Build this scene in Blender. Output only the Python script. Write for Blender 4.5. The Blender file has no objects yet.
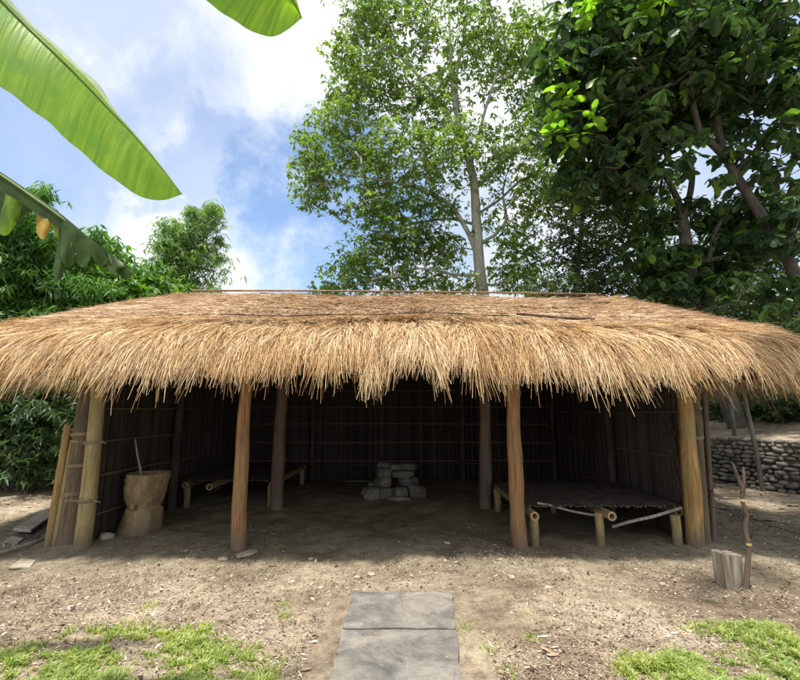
import bpy, bmesh, math, random
import numpy as np
from mathutils import Vector, Matrix, noise as mn
rng = np.random.default_rng(7); random.seed(7)
R = math.radians
S = bpy.context.scene
COL = S.collection
# ------------------------------------------------------------------ camera
CH, PITCH, F = 1.5, R(9.2), 445.0
cam = bpy.data.cameras.new('camera'); camo = bpy.data.objects.new('camera', cam); COL.objects.link(camo)
camo.location = (0, 0, CH); camo.rotation_euler = (R(90) + PITCH, 0, 0)
cam.sensor_width = 36; cam.lens = 36 * F / 800; cam.clip_end = 2000; cam.clip_start = 0.05
S.camera = camo
def ray(u, v):
    a, b = (u - 400) / F, (340 - v) / F
    return np.array([a, math.cos(PITCH) - b * math.sin(PITCH), math.sin(PITCH) + b * math.cos(PITCH)])
def P(u, v, Y):                       # a point of the place at distance Y in front of the camera
    r = ray(u, v); k = Y / r[1]
    return np.array([0, 0, CH]) + r * k
def G(u, v, z=0.0):                   # a point on the ground
    r = ray(u, v); k = (z - CH) / r[2]
    return np.array([0, 0, CH]) + r * k
# ------------------------------------------------------------------ tagging
def tag(o, label=None, cat=None, group=None, kind=None):
    if label: o['label'] = label
    if cat: o['category'] = cat
    if group: o['group'] = group
    if kind: o['kind'] = kind
    return o
def empty(name, loc=(0, 0, 0), rz=0):
    o = bpy.data.objects.new(name, None); COL.objects.link(o)
    o.location = loc; o.rotation_euler.z = rz; o.empty_display_size = .2
    return o
# ------------------------------------------------------------------ mesh accumulators
class Acc:
    def __init__(s): s.v = []; s.f = []; s.n = 0; s.mi = []
    def add(s, v, f, mi=0):
        v = np.asarray(v, float).reshape(-1, 3)
        f = np.asarray(f, int)
        s.v.append(v); s.f.append(f + s.n); s.mi.append(np.full(len(f), mi)); s.n += len(v)
        return s
    def build(s, name, mats, parent=None, smooth=False, origin=None):
        me = bpy.data.meshes.new(name)
        V = np.concatenate(s.v)
        if origin is not None: V = V - np.asarray(origin)
        loops = []; tot = []
        for f in s.f:
            loops.append(f.ravel()); tot.append(np.full(len(f), f.shape[1]))
        L = np.concatenate(loops); T = np.concatenate(tot)
        me.vertices.add(len(V)); me.vertices.foreach_set('co', V.ravel())
        me.loops.add(len(L)); me.loops.foreach_set('vertex_index', L.astype(np.int32))
        me.polygons.add(len(T))
        st = np.concatenate([[0], np.cumsum(T)[:-1]])
        me.polygons.foreach_set('loop_start', st.astype(np.int32))
        me.polygons.foreach_set('loop_total', T.astype(np.int32))
        me.polygons.foreach_set('material_index', np.concatenate(s.mi).astype(np.int32))
        me.polygons.foreach_set('use_smooth', np.full(len(T), smooth))
        if not isinstance(mats, (list, tuple)): mats = [mats]
        for m in mats: me.materials.append(m)
        me.update(calc_edges=True); me.validate()
        o = bpy.data.objects.new(name, me); COL.objects.link(o)
        if origin is not None: o.location = origin
        if parent is not None:
            o.parent = parent
            if origin is not None: o.location = np.asarray(origin) - np.asarray(parent_world(parent))
            else: o.location = -np.asarray(parent_world(parent))
        return o
def parent_world(p):
    l = np.zeros(3)
    while p is not None:
        l = l + np.array(p.location); p = p.parent
    return l
def unit(v):
    v = np.asarray(v, float); return v / (np.linalg.norm(v, axis=-1, keepdims=True) + 1e-9)
def tube(acc, pts, rad, sides=10, caps=True, rough=0, mi=0, flat=1.0):
    pts = np.asarray(pts, float); n = len(pts)
    rad = np.full(n, rad) if np.isscalar(rad) else np.asarray(rad, float)
    tg = unit(np.gradient(pts, axis=0))
    ref = np.array([0, 0, 1.]) if abs(tg[0][2]) < .8 else np.array([0, 1., 0])
    a = unit(np.cross(tg, ref)); b = np.cross(a, tg)
    ang = np.linspace(0, 2 * np.pi, sides, endpoint=False)
    jit = 1 + rough * rng.normal(size=(1, sides)) + rough * .4 * rng.normal(size=(n, sides))
    ring = (a[:, None, :] * np.cos(ang)[None, :, None] + flat * b[:, None, :] * np.sin(ang)[None, :, None])
    V = pts[:, None, :] + ring * (rad[:, None] * jit)[:, :, None]
    V = V.reshape(-1, 3)
    i = np.arange(n - 1)[:, None] * sides; j = np.arange(sides)[None, :]; j2 = (j + 1) % sides
    f = np.stack([i + j, i + j2, i + sides + j2, i + sides + j], -1).reshape(-1, 4)
    acc.add(V, f, mi)
    if caps:
        for k, e in ((0, 0), (n - 1, n - 1)):
            c = np.vstack([pts[e:e + 1], V[k * sides:(k + 1) * sides]])
            tri = np.stack([np.zeros(sides, int), 1 + (np.arange(sides) + (1 if k == 0 else 0)) % sides, 1 + (np.arange(sides) + (0 if k == 0 else 1)) % sides], -1)
            acc.add(c, tri, mi)
def box(acc, c, s, rot=None, mi=0):
    c = np.asarray(c, float); s = np.asarray(s, float) / 2
    v = np.array([[x, y, z] for x in (-1, 1) for y in (-1, 1) for z in (-1, 1)], float) * s
    if rot is not None: v = v @ np.asarray(rot).T
    f = np.array([[0, 1, 3, 2], [4, 6, 7, 5], [0, 4, 5, 1], [2, 3, 7, 6], [0, 2, 6, 4], [1, 5, 7, 3]])
    acc.add(v + c, f, mi)
def rotz(a): c, s = math.cos(a), math.sin(a); return np.array([[c, -s, 0], [s, c, 0], [0, 0, 1]])
def rotx(a): c, s = math.cos(a), math.sin(a); return np.array([[1, 0, 0], [0, c, -s], [0, s, c]])
def roty(a): c, s = math.cos(a), math.sin(a); return np.array([[c, 0, s], [0, 1, 0], [-s, 0, c]])
_bm = bmesh.new(); bmesh.ops.create_icosphere(_bm, subdivisions=3, radius=1)
ICO_V = np.array([v.co[:] for v in _bm.verts]); ICO_F = np.array([[v.index for v in f.verts] for f in _bm.faces]); _bm.free()
_bm = bmesh.new(); bmesh.ops.create_icosphere(_bm, subdivisions=2, radius=1)
ICO2_V = np.array([v.co[:] for v in _bm.verts]); ICO2_F = np.array([[v.index for v in f.verts] for f in _bm.faces]); _bm.free()
def stone(acc, c, s, seed, rot=None, boxy=.5, amp=.12, hi=True, mi=0):
    V, Fc = (ICO_V, ICO_F) if hi else (ICO2_V, ICO2_F)
    m = np.max(np.abs(V), axis=1, keepdims=True)
    V = V * (1 - boxy) + V / m * boxy * .85
    off = Vector((seed * 3.7, seed * 1.3, seed * 7.1))
    d = np.array([mn.noise(Vector(v) * 1.4 + off) * amp + mn.noise(Vector(v) * 3.5 + off) * amp * .45 for v in V])
    V = V * (1 + d)[:, None] * (np.asarray(s) / 2)
    if rot is not None: V = V @ np.asarray(rot).T
    acc.add(V + np.asarray(c), Fc, mi)
# ------------------------------------------------------------------ materials
def mat(name):
    m = bpy.data.materials.new(name); m.use_nodes = True
    nt = m.node_tree; b = nt.nodes['Principled BSDF']
    return m, nt, b
def N(nt, t, **kw):
    n = nt.nodes.new(t)
    for k, v in kw.items():
        if k in n.inputs: n.inputs[k].default_value = v
        else: setattr(n, k, v)
    return n
def ramp(nt, fac, stops):
    r = nt.nodes.new('ShaderNodeValToRGB'); e = r.color_ramp.elements
    while len(e) < len(stops): e.new(.5)
    for el, (p, c) in zip(e, stops):
        el.position = p; el.color = (*c, 1) if len(c) == 3 else c
    nt.links.new(fac, r.inputs[0]); return r
def objco(nt, scale=(1, 1, 1)):
    t = nt.nodes.new('ShaderNodeTexCoord'); m = nt.nodes.new('ShaderNodeMapping')
    m.inputs['Scale'].default_value = scale
    nt.links.new(t.outputs['Object'], m.inputs[0]); return m.outputs[0]
def mixc(nt, fac, a, b, mode='MIX'):
    m = nt.nodes.new('ShaderNodeMix'); m.data_type = 'RGBA'; m.blend_type = mode
    for i, x in ((0, fac), (6, a), (7, b)):
        if hasattr(x, 'links'): nt.links.new(x, m.inputs[i])
        elif isinstance(x, (int, float)): m.inputs[i].default_value = x
        else: m.inputs[i].default_value = (*x, 1)
    return m.outputs[2]
def noise(nt, vec, scale, detail=6, rough=.6, dist=0):
    n = N(nt, 'ShaderNodeTexNoise', Scale=scale, Detail=detail, Roughness=rough, Distortion=dist)
    nt.links.new(vec, n.inputs['Vector']); return n.outputs['Fac']
def bump(nt, b, h, strength=.5, dist=.02):
    n = N(nt, 'ShaderNodeBump', Strength=strength, Distance=dist)
    nt.links.new(h, n.inputs['Height']); nt.links.new(n.outputs[0], b.inputs['Normal'])
def math_n(nt, op, a, b_):
    n = nt.nodes.new('ShaderNodeMath'); n.operation = op
    for k, q in enumerate((a, b_)):
        if hasattr(q, 'links'): nt.links.new(q, n.inputs[k])
        else: n.inputs[k].default_value = q
    return n.outputs[0]
def wood(name, dark, mid, light, axis='Z', scale=30, rough=.75, stain=None, bstr=.8, mud=True):
    m, nt, b = mat(name)
    sc = {'X': (.06, 1, 1), 'Y': (1, .06, 1), 'Z': (1, 1, .06)}[axis]
    v = objco(nt, sc); g = noise(nt, v, scale, 8, .65, .6)
    c = ramp(nt, g, [(.3, dark), (.5, mid), (.72, light)]).outputs[0]
    fine = noise(nt, v, scale * 4, 6, .7)
    c = mixc(nt, .75, c, ramp(nt, fine, [(.3, (.55, .52, .5)), (.5, (1, 1, 1)), (.7, (1.3, 1.28, 1.25))]).outputs[0], 'MULTIPLY')
    v2 = objco(nt, (1, 1, .6)); s = noise(nt, v2, 4, 8, .7, .5)
    sr = ramp(nt, s, [(.42, (0, 0, 0)), (.68, (1, 1, 1))]).outputs[0]
    c = mixc(nt, sr, c, stain if stain else dark)
    if axis == 'Z':
        vc = objco(nt, (1, 1, .035)); cr = noise(nt, vc, 70, 3, .5, .2); c = mixc(nt, ramp(nt, cr, [(.30, (.85, .85, .85)), (.36, (0, 0, 0))]).outputs[0], c, tuple(k * .3 for k in dark))
        sp = nt.nodes.new('ShaderNodeSeparateXYZ'); nt.links.new(objco(nt), sp.inputs[0]); zn = math_n(nt, 'ADD', sp.outputs[2], math_n(nt, 'MULTIPLY', noise(nt, objco(nt), 9, 6, .7), -.45))
        mrr = N(nt, 'ShaderNodeMapRange'); nt.links.new(zn, mrr.inputs[0]); mrr.inputs[1].default_value = .05; mrr.inputs[2].default_value = -.16
        if mud: c = mixc(nt, math_n(nt, 'MULTIPLY', mrr.outputs[0], .8), c, (.17, .125, .085))
    nt.links.new(c, b.inputs['Base Color']); b.inputs['Roughness'].default_value = rough
    bump(nt, b, fine, bstr, .01)
    return m
def leafmat(name, cols, trans=.35, rough=.45, tcol=None, spec=.4):
    m, nt, b = mat(name)
    g = nt.nodes.new('ShaderNodeNewGeometry')
    c = ramp(nt, g.outputs['Random Per Island'], cols).outputs[0]
    v = objco(nt); n = noise(nt, v, .55, 3)
    c = mixc(nt, ramp(nt, n, [(.35, (0, 0, 0)), (.65, (1, 1, 1))]).outputs[0], c, mixc(nt, 1, c, (1.25, 1.15, .8), 'MULTIPLY'))
    nt.links.new(c, b.inputs['Base Color']); b.inputs['Roughness'].default_value = rough
    b.inputs['Specular IOR Level'].default_value = spec
    t = nt.nodes.new('ShaderNodeBsdfTranslucent')
    tc = mixc(nt, 1, c, tcol or (1.9, 2.1, .7), 'MULTIPLY')
    nt.links.new(tc, t.inputs[0])
    mx = nt.nodes.new('ShaderNodeMixShader'); mx.inputs[0].default_value = trans
    nt.links.new(b.outputs[0], mx.inputs[1]); nt.links.new(t.outputs[0], mx.inputs[2])
    nt.links.new(mx.outputs[0], nt.nodes['Material Output'].inputs[0])
    return m
def straw(name, cols, blotch, trans=.15):
    m, nt, b = mat(name)
    g = nt.nodes.new('ShaderNodeNewGeometry')
    c = ramp(nt, g.outputs['Random Per Island'], cols).outputs[0]
    v = objco(nt); n = noise(nt, v, 1.6, 6, .65)
    c = mixc(nt, ramp(nt, n, [(.42, (0, 0, 0)), (.62, (1, 1, 1))]).outputs[0], c, mixc(nt, 1, c, blotch, 'MULTIPLY'))
    nt.links.new(c, b.inputs['Base Color']); b.inputs['Roughness'].default_value = .6
    b.inputs['Specular IOR Level'].default_value = .3
    t = nt.nodes.new('ShaderNodeBsdfTranslucent'); nt.links.new(c, t.inputs[0])
    mx = nt.nodes.new('ShaderNodeMixShader'); mx.inputs[0].default_value = trans
    nt.links.new(b.outputs[0], mx.inputs[1]); nt.links.new(t.outputs[0], mx.inputs[2])
    nt.links.new(mx.outputs[0], nt.nodes['Material Output'].inputs[0])
    return m
def rock(name, dark, mid, light, scale=5, rough=.85):
    m, nt, b = mat(name)
    v = objco(nt); g = noise(nt, v, scale, 10, .65, .3)
    ge = nt.nodes.new('ShaderNodeNewGeometry')
    c = ramp(nt, g, [(.3, dark), (.5, mid), (.72, light)]).outputs[0]
    r = ramp(nt, ge.outputs['Random Per Island'], [(0, (.55, .52, .5)), (.6, (1, 1, 1)), (1, (1.25, 1.2, 1.1))]).outputs[0]
    c = mixc(nt, 1, c, r, 'MULTIPLY')
    nt.links.new(c, b.inputs['Base Color']); b.inputs['Roughness'].default_value = rough
    bump(nt, b, noise(nt, v, scale * 6, 8, .7), .5, .02)
    return m
M = {}
M['orange_post'] = wood('orange_post', (.10, .048, .02), (.31, .155, .06), (.48, .28, .12), stain=(.24, .16, .075))
M['bamboo_post'] = wood('bamboo_post', (.18, .12, .05), (.36, .27, .12), (.50, .40, .20), stain=(.24, .22, .10))
M['golden_post'] = wood('golden_post', (.17, .09, .03), (.38, .23, .08), (.52, .36, .15), stain=(.27, .23, .09))
M['grey_post'] = wood('grey_post', (.06, .042, .03), (.15, .10, .07), (.24, .17, .12), stain=(.12, .09, .065))
M['dark_wood'] = wood('dark_wood', (.03, .02, .012), (.09, .06, .04), (.17, .12, .08), mud=False)
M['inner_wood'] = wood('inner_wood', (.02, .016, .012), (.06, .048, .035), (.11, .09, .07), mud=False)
M['ridge_wood'] = wood('ridge_wood', (.14, .09, .05), (.30, .20, .11), (.45, .32, .19), 'X', mud=False)
M['plank_wood'] = wood('plank_wood', (.05, .035, .02), (.14, .10, .06), (.27, .21, .14), scale=30, stain=(.10, .08, .045))
M['block_wood'] = wood('block_wood', (.20, .17, .12), (.38, .33, .25), (.52, .47, .37), scale=16, mud=False)
M['driftwood'] = wood('driftwood', (.20, .18, .14), (.40, .36, .29), (.56, .52, .44), mud=False)
M['pole_wood'] = wood('pole_wood', (.15, .10, .05), (.32, .23, .12), (.46, .36, .20), 'Y', mud=False)
M['pole_end'] = wood('pole_end', (.3, .2, .1), (.45, .32, .18), (.55, .42, .25), 'Y', mud=False)
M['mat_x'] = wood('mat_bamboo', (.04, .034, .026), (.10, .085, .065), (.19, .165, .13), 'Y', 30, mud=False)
M['mortar'] = wood('mortar_wood', (.15, .10, .05), (.33, .235, .12), (.47, .35, .19), 'Z', 22, stain=(.17, .14, .075))
M['lash'] = wood('lashing', (.16, .12, .07), (.35, .28, .18), (.5, .42, .3), 'X', 40)
M['hearth'] = rock('hearth_stone', (.05, .05, .043), (.12, .117, .10), (.22, .215, .185), 5)
M['cobble'] = rock('cobble_stone', (.08, .08, .065), (.17, .165, .135), (.29, .28, .235), 6)
M['pebble'] = rock('pebble_stone', (.18, .16, .12), (.32, .28, .21), (.45, .41, .33), 12)
M['thatch_top'] = straw('thatch_top', [(0, (.15, .08, .04)), (.22, (.48, .31, .17)), (.6, (.74, .55, .35)), (1, (.92, .78, .58))], (.80, .73, .68))
M['thatch_fringe'] = straw('thatch_fringe', [(0, (.13, .065, .03)), (.22, (.42, .25, .11)), (.5, (.73, .50, .26)), (.8, (.90, .71, .43)), (1, (.94, .84, .62))], (.85, .76, .62), .2)
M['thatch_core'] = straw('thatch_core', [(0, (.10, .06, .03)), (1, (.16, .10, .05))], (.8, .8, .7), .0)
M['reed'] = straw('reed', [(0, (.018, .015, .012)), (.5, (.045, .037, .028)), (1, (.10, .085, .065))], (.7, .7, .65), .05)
M['litter'] = straw('litter', [(0, (.05, .03, .02)), (.3, (.17, .105, .07)), (.55, (.38, .285, .20)), (.85, (.58, .48, .36)), (1, (.82, .76, .66))], (.7, .65, .6), .05)
M['deadleaf'] = straw('deadleaf', [(0, (.32, .20, .11)), (.5, (.5, .36, .22)), (1, (.62, .52, .38))], (.8, .75, .7), .2)
M['leaf_centre'] = leafmat('leaf_centre', [(0, (.075, .12, .035)), (.5, (.125, .185, .05)), (1, (.20, .265, .085))], .5, tcol=(1.6, 2.0, .9))
M['leaf_big'] = leafmat('leaf_big', [(0, (.028, .062, .032)), (.6, (.05, .105, .048)), (.9, (.075, .15, .05)), (.95, (.13, .26, .05)), (1, (.18, .34, .06))], .33, .3, tcol=(1.6, 1.8, .9))
M['leaf_young'] = leafmat('leaf_young', [(0, (.10, .22, .03)), (1, (.2, .36, .05))], .5, .35)
M['leaf_dark'] = leafmat('leaf_dark', [(0, (.035, .062, .034)), (.6, (.066, .108, .056)), (1, (.12, .165, .09))], .38)
M['leaf_bamboo'] = leafmat('leaf_bamboo', [(0, (.035, .10, .03)), (.5, (.065, .17, .045)), (1, (.12, .25, .06))], .35)
M['leaf_shrub'] = leafmat('leaf_shrub', [(0, (.045, .12, .035)), (.5, (.09, .20, .045)), (1, (.17, .31, .08))], .4)
M['leaf_plume'] = leafmat('leaf_plume', [(0, (.09, .17, .07)), (1, (.20, .30, .15))], .45)
M['leaf_under'] = leafmat('leaf_under', [(0, (.022, .05, .022)), (.6, (.045, .09, .035)), (1, (.09, .16, .06))], .25)
M['grass'] = leafmat('grass', [(0, (.12, .19, .045)), (.4, (.24, .33, .09)), (.72, (.36, .44, .16)), (.86, (.50, .50, .26)), (1, (.60, .52, .34))], .35)
M['bark_pale'] = wood('bark_pale', (.24, .25, .21), (.42, .43, .37), (.56, .56, .50), 'Z', 5, mud=False)
M['bark_grey'] = wood('bark_grey', (.05, .047, .038), (.11, .10, .085), (.19, .18, .15), 'Z', 7, mud=False)
M['culm'] = wood('culm', (.06, .10, .02), (.13, .18, .05), (.22, .26, .09), 'Z', 5)
# ------------------------------------------------------------------ ground
def gh(x, y):
    x = np.asarray(x, float); y = np.asarray(y, float)
    a = .018 * np.sin(x * 1.9 + .7 * np.sin(y * 1.3)) + .014 * np.sin(y * 2.6 + 1.1 * np.sin(x * .8)) + .008 * np.sin(x * 5.3 + y * 4.1) + .006 * np.sin(x * 9.7 - y * 7.3 + 1)
    near = np.clip((8 - np.abs(x)) / 3, 0, 1)
    flo = .04 * np.clip((y - 6.0) / 1.5, 0, 1) * np.clip((10.5 - y) / .5, 0, 1) * (np.abs(x) < 3.6)
    pad = np.clip(((x - .0) / .75) ** 4 + ((y - 3.1) / 1.0) ** 4 - .6, 0, 1)   # flat bed under the slabs
    return a * near * pad + flo
def axis_pts(lo, hi, nlo, nhi, step, grow):
    a = list(np.arange(lo, hi, step)); s = step; x = a[-1]
    while x < nhi: s *= grow; x += s; a.append(x)
    s = step; x = a[0]; pre = []
    while x > nlo: s *= grow; x -= s; pre.append(x)
    return np.array(pre[::-1] + a)
gx = axis_pts(-5.5, 5.5, -600, 600, .045, 1.13); gy = axis_pts(2.2, 8.5, -300, 900, .045, 1.13)
X, Y = np.meshgrid(gx, gy)
Z = gh(X, Y)
msk = (np.abs(X) < 7) & (Y > 1) & (Y < 11)
zz = Z.ravel().copy(); xr = X.ravel(); yr = Y.ravel()
for i in np.nonzero(msk.ravel())[0]:
    q = Vector((xr[i], yr[i], 0))
    px_, py_ = xr[i], yr[i]
    w = .25 if (abs(px_) < .8 and py_ < 4.1) else 1
    zz[i] += w * (.012 * mn.noise(q * 3.1) + .010 * mn.noise(q * 8) + .006 * abs(mn.noise(q * 17)))
ga = Acc(); nx, ny = len(gx), len(gy)
i = np.arange(ny - 1)[:, None] * nx; j = np.arange(nx - 1)[None, :]
ga.add(np.stack([xr, yr, zz], -1), np.stack([i + j, i + j + 1, i + nx + j + 1, i + nx + j], -1).reshape(-1, 4))
m, nt, b = mat('soil')
v = objco(nt)
n1 = noise(nt, v, .9, 8, .62, .4); n2 = noise(nt, v, 9, 10, .7); n3 = noise(nt, v, 55, 6, .7); n4 = noise(nt, v, 2.6, 8, .7, .6)
c1 = ramp(nt, n1, [(.34, (.16, .124, .086)), (.5, (.29, .236, .168)), (.66, (.42, .36, .265))]).outputs[0]
c2 = ramp(nt, n2, [(.3, (.42, .38, .34)), (.5, (1, 1, 1)), (.72, (1.45, 1.42, 1.35))]).outputs[0]
c = mixc(nt, 1, c1, c2, 'MULTIPLY')
c3 = ramp(nt, n3, [(.35, (.6, .58, .55)), (.55, (1, 1, 1)), (.72, (1.5, 1.45, 1.35))]).outputs[0]
c = mixc(nt, .8, c, c3, 'MULTIPLY')
# packed floor, darker and greener from just ahead of the front posts inwards
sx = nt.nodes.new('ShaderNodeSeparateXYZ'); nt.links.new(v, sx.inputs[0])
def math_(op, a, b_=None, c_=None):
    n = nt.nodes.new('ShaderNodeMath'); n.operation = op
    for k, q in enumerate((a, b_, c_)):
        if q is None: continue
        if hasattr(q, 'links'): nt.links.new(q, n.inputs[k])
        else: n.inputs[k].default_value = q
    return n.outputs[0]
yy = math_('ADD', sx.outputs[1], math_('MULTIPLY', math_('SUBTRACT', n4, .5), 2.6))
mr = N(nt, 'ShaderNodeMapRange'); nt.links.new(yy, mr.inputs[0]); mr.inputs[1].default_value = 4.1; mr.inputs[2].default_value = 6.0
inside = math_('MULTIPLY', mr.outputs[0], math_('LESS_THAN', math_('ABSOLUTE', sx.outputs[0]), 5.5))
floor_tone = ramp(nt, n4, [(.3, (.085, .078, .05)), (.5, (.17, .158, .10)), (.7, (.29, .265, .185))]).outputs[0]
c = mixc(nt, math_('MULTIPLY', inside, .75), c, mixc(nt, 1, floor_tone, c3, 'MULTIPLY'))
nt.links.new(c, b.inputs['Base Color']); b.inputs['Roughness'].default_value = .95; b.inputs['Specular IOR Level'].default_value = .15
hh = math_('ADD', math_('MULTIPLY', n2, .6), math_('MULTIPLY', n3, .35)); bump(nt, b, hh, .9, .03)
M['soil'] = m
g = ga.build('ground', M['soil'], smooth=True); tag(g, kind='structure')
def near_ground(x, y):
    q = [Vector((a, b_, 0)) for a, b_ in zip(np.atleast_1d(x), np.atleast_1d(y))]
    d = np.array([.012 * mn.noise(k * 3.1) + .010 * mn.noise(k * 8) + .006 * abs(mn.noise(k * 17)) for k in q])
    return gh(np.atleast_1d(x), np.atleast_1d(y)) + d
# ------------------------------------------------------------------ litter: chips, straw bits, dry leaf crumbs
def flakes(acc, x, y, z, L, W, yaw, tilt, mi=0):
    n = len(x)
    d = np.stack([np.cos(yaw), np.sin(yaw), np.sin(tilt)], -1); s = np.stack([-np.sin(yaw), np.cos(yaw), rng.normal(0, .35, n)], -1)
    c = np.stack([x, y, z], -1)
    k = rng.uniform(.4, 1, (n, 1))
    v = np.stack([c - d * L[:, None], c + s * W[:, None], c + d * L[:, None] + np.array([0, 0, .004]), c - s * W[:, None] * k], 1).reshape(-1, 3)
    acc.add(v, np.arange(4 * n).reshape(n, 4), mi)
acc = Acc()
n = 200000
x = rng.uniform(-5, 5, n); y = 2.3 + rng.random(n) ** 1.3 * 4.2
dens = np.array([mn.noise(Vector((a * .9, b_ * .9, 3))) + .6 * mn.noise(Vector((a * 3, b_ * 3, 9))) for a, b_ in zip(x, y)])
zone = np.where(y < 4.2, .72, .72 - (y - 4.0) * .5)
zone = np.where(x > 3.2, zone * .75, zone)
keep = (rng.random(n) < np.clip(zone + dens * 1.1, .03, 1)) & ~((np.abs(x - .0) < .56) & (y < 3.95) & (rng.random(n) < .995))
x, y = x[keep], y[keep]; n = len(x)
L = rng.lognormal(math.log(.0080), .5, n); W = L * rng.uniform(.12, .5, n)
z = near_ground(x, y) + .004 + rng.random(n) * .004
onslab = (np.abs(x) < .56) & (y < 3.95); z[onslab] = .062
flakes(acc, x, y, z, L, W, rng.uniform(0, 6.3, n), rng.normal(0, .25, n))
# drier litter at the left and the right of the hut
n = 9000
x = np.concatenate([rng.uniform(-9, -3.9, n // 2), rng.uniform(4, 8.5, n // 2)]); y = rng.uniform(4.5, 10.5, n)
L = rng.lognormal(math.log(.018), .6, n); W = L * rng.uniform(.12, .5, n)
flakes(acc, x, y, near_ground(x, y) + .008, L, W, rng.uniform(0, 6.3, n), rng.normal(0, .2, n))
o = acc.build('leaf_litter', M['litter']); tag(o, 'dry wood chips, straw bits and leaf crumbs strewn over the bare soil', 'litter', kind='stuff')
# ------------------------------------------------------------------ grass
def blades(acc, x, y, z, h, w, lean, yaw, mi=0):
    n = len(x); b_ = np.stack([x, y, z], -1)
    ld = np.stack([np.cos(yaw), np.sin(yaw), np.zeros(n)], -1) * lean[:, None]; sd = np.stack([-np.sin(yaw + .6), np.cos(yaw + .6), np.zeros(n)], -1)
    up = np.array([0, 0, 1.])
    m1 = b_ + up * (h * .6)[:, None] + ld * .35; t = b_ + up * (h * (1 - .3 * lean / (h + 1e-6)).clip(.3, 1))[:, None] + ld
    v = np.stack([b_ - sd * w[:, None], b_ + sd * w[:, None], m1 + sd * (w * .8)[:, None], m1 - sd * (w * .8)[:, None], t], 1).reshape(-1, 3)
    k = np.arange(n)[:, None] * 5
    acc.add(v, k + np.array([[0, 1, 2, 3]]), mi)
    acc.f.append(k + np.array([[3, 2, 4]]) + acc.n - len(v)); acc.mi.append(np.full(n, mi))
acc = Acc()
def grass_patch(poly_centres, n):
    xs, ys = [], []
    for (u, v_, ru, rv, wgt) in poly_centres:
        k = int(n * wgt); a = rng.normal(0, .5, (k, 2))
        c0 = G(u, v_); cx_ = G(u + ru, v_)[0] - c0[0]; cy_ = abs(G(u, v_ - rv)[1] - c0[1])
        xs.append(c0[0] + a[:, 0] * cx_); ys.append(c0[1] + a[:, 1] * cy_)
    x = np.concatenate(xs); y = np.concatenate(ys)
    d = np.array([mn.noise(Vector((a * 4, b_ * 4, 1))) + .9 * mn.noise(Vector((a * 16, b_ * 16, 5))) for a, b_ in zip(x, y)])
    k = (d > .10 + rng.normal(0, .26, len(d))) & ~((np.abs(x) < .6) & (y < 3.9)); x, y = x[k], y[k]; d = d[k]; n = len(x)
    h = rng.uniform(.012, .055, n) * (.75 + d * 1.1).clip(.3, 2)
    blades(acc, x, y, near_ground(x, y) - .003, h, rng.uniform(.0025, .0055, n), h * rng.uniform(.3, 1.3, n), rng.uniform(0, 6.3, n))
grass_patch([(20, 672, 60, 22, .3), (95, 655, 60, 18, .25), (165, 645, 50, 14, .18), (205, 668, 60, 16, .22), (60, 690, 120, 20, .4), (250, 690, 30, 14, .06), (180, 690, 80, 14, .2),
             (735, 628, 40, 7, .14), (775, 645, 40, 12, .2), (680, 672, 45, 12, .26), (760, 675, 60, 14, .3), (800, 660, 50, 20, .25), (720, 695, 80, 14, .3), (640, 678, 20, 8, .05)], 30000)
for (u, v_) in ((285, 615), (465, 628), (490, 648), (508, 672), (282, 604), (530, 640), (150, 610)):
    k = 60; c0 = G(u, v_); x = c0[0] + rng.normal(0, .035, k); y = c0[1] + rng.normal(0, .04, k)
    h = rng.uniform(.01, .035, k); blades(acc, x, y, near_ground(x, y), h, rng.uniform(.002, .004, k), h * rng.uniform(.5, 1.5, k), rng.uniform(0, 6.3, k))
o = acc.build('grass', M['grass']); tag(o, 'short bright green grass in patches on the bare soil', 'grass', kind='stuff')
# ------------------------------------------------------------------ paving slabs
m, nt, b = mat('slab'); v = objco(nt)
n1 = noise(nt, v, 3, 10, .65, 1.2); w1 = N(nt, 'ShaderNodeTexWave', Scale=3.2, Distortion=9, Detail=5); w1.inputs['Detail Scale'].default_value = 1.6
nt.links.new(v, w1.inputs[0])
c = ramp(nt, n1, [(.3, (.085, .08, .072)), (.5, (.16, .152, .138)), (.7, (.26, .248, .222))]).outputs[0]
c = mixc(nt, .7, c, ramp(nt, noise(nt, v, 14, 8, .75, 1.5), [(.3, (.6, .6, .6)), (.7, (1.35, 1.35, 1.3))]).outputs[0], 'MULTIPLY')
c = mixc(nt, ramp(nt, noise(nt, v, 2.2, 10, .75, .8), [(.5, (0, 0, 0)), (.66, (.75, .75, .75))]).outputs[0], c, (.30, .255, .20)); nt.links.new(c, b.inputs['Base Color']); b.inputs['Roughness'].default_value = .9; b.inputs['Specular IOR Level'].default_value = .25
bump(nt, b, math_('ADD', n1, math_('MULTIPLY', w1.outputs['Fac'], .4)) if False else n1, .5, .03)
M['slab'] = m
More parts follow.
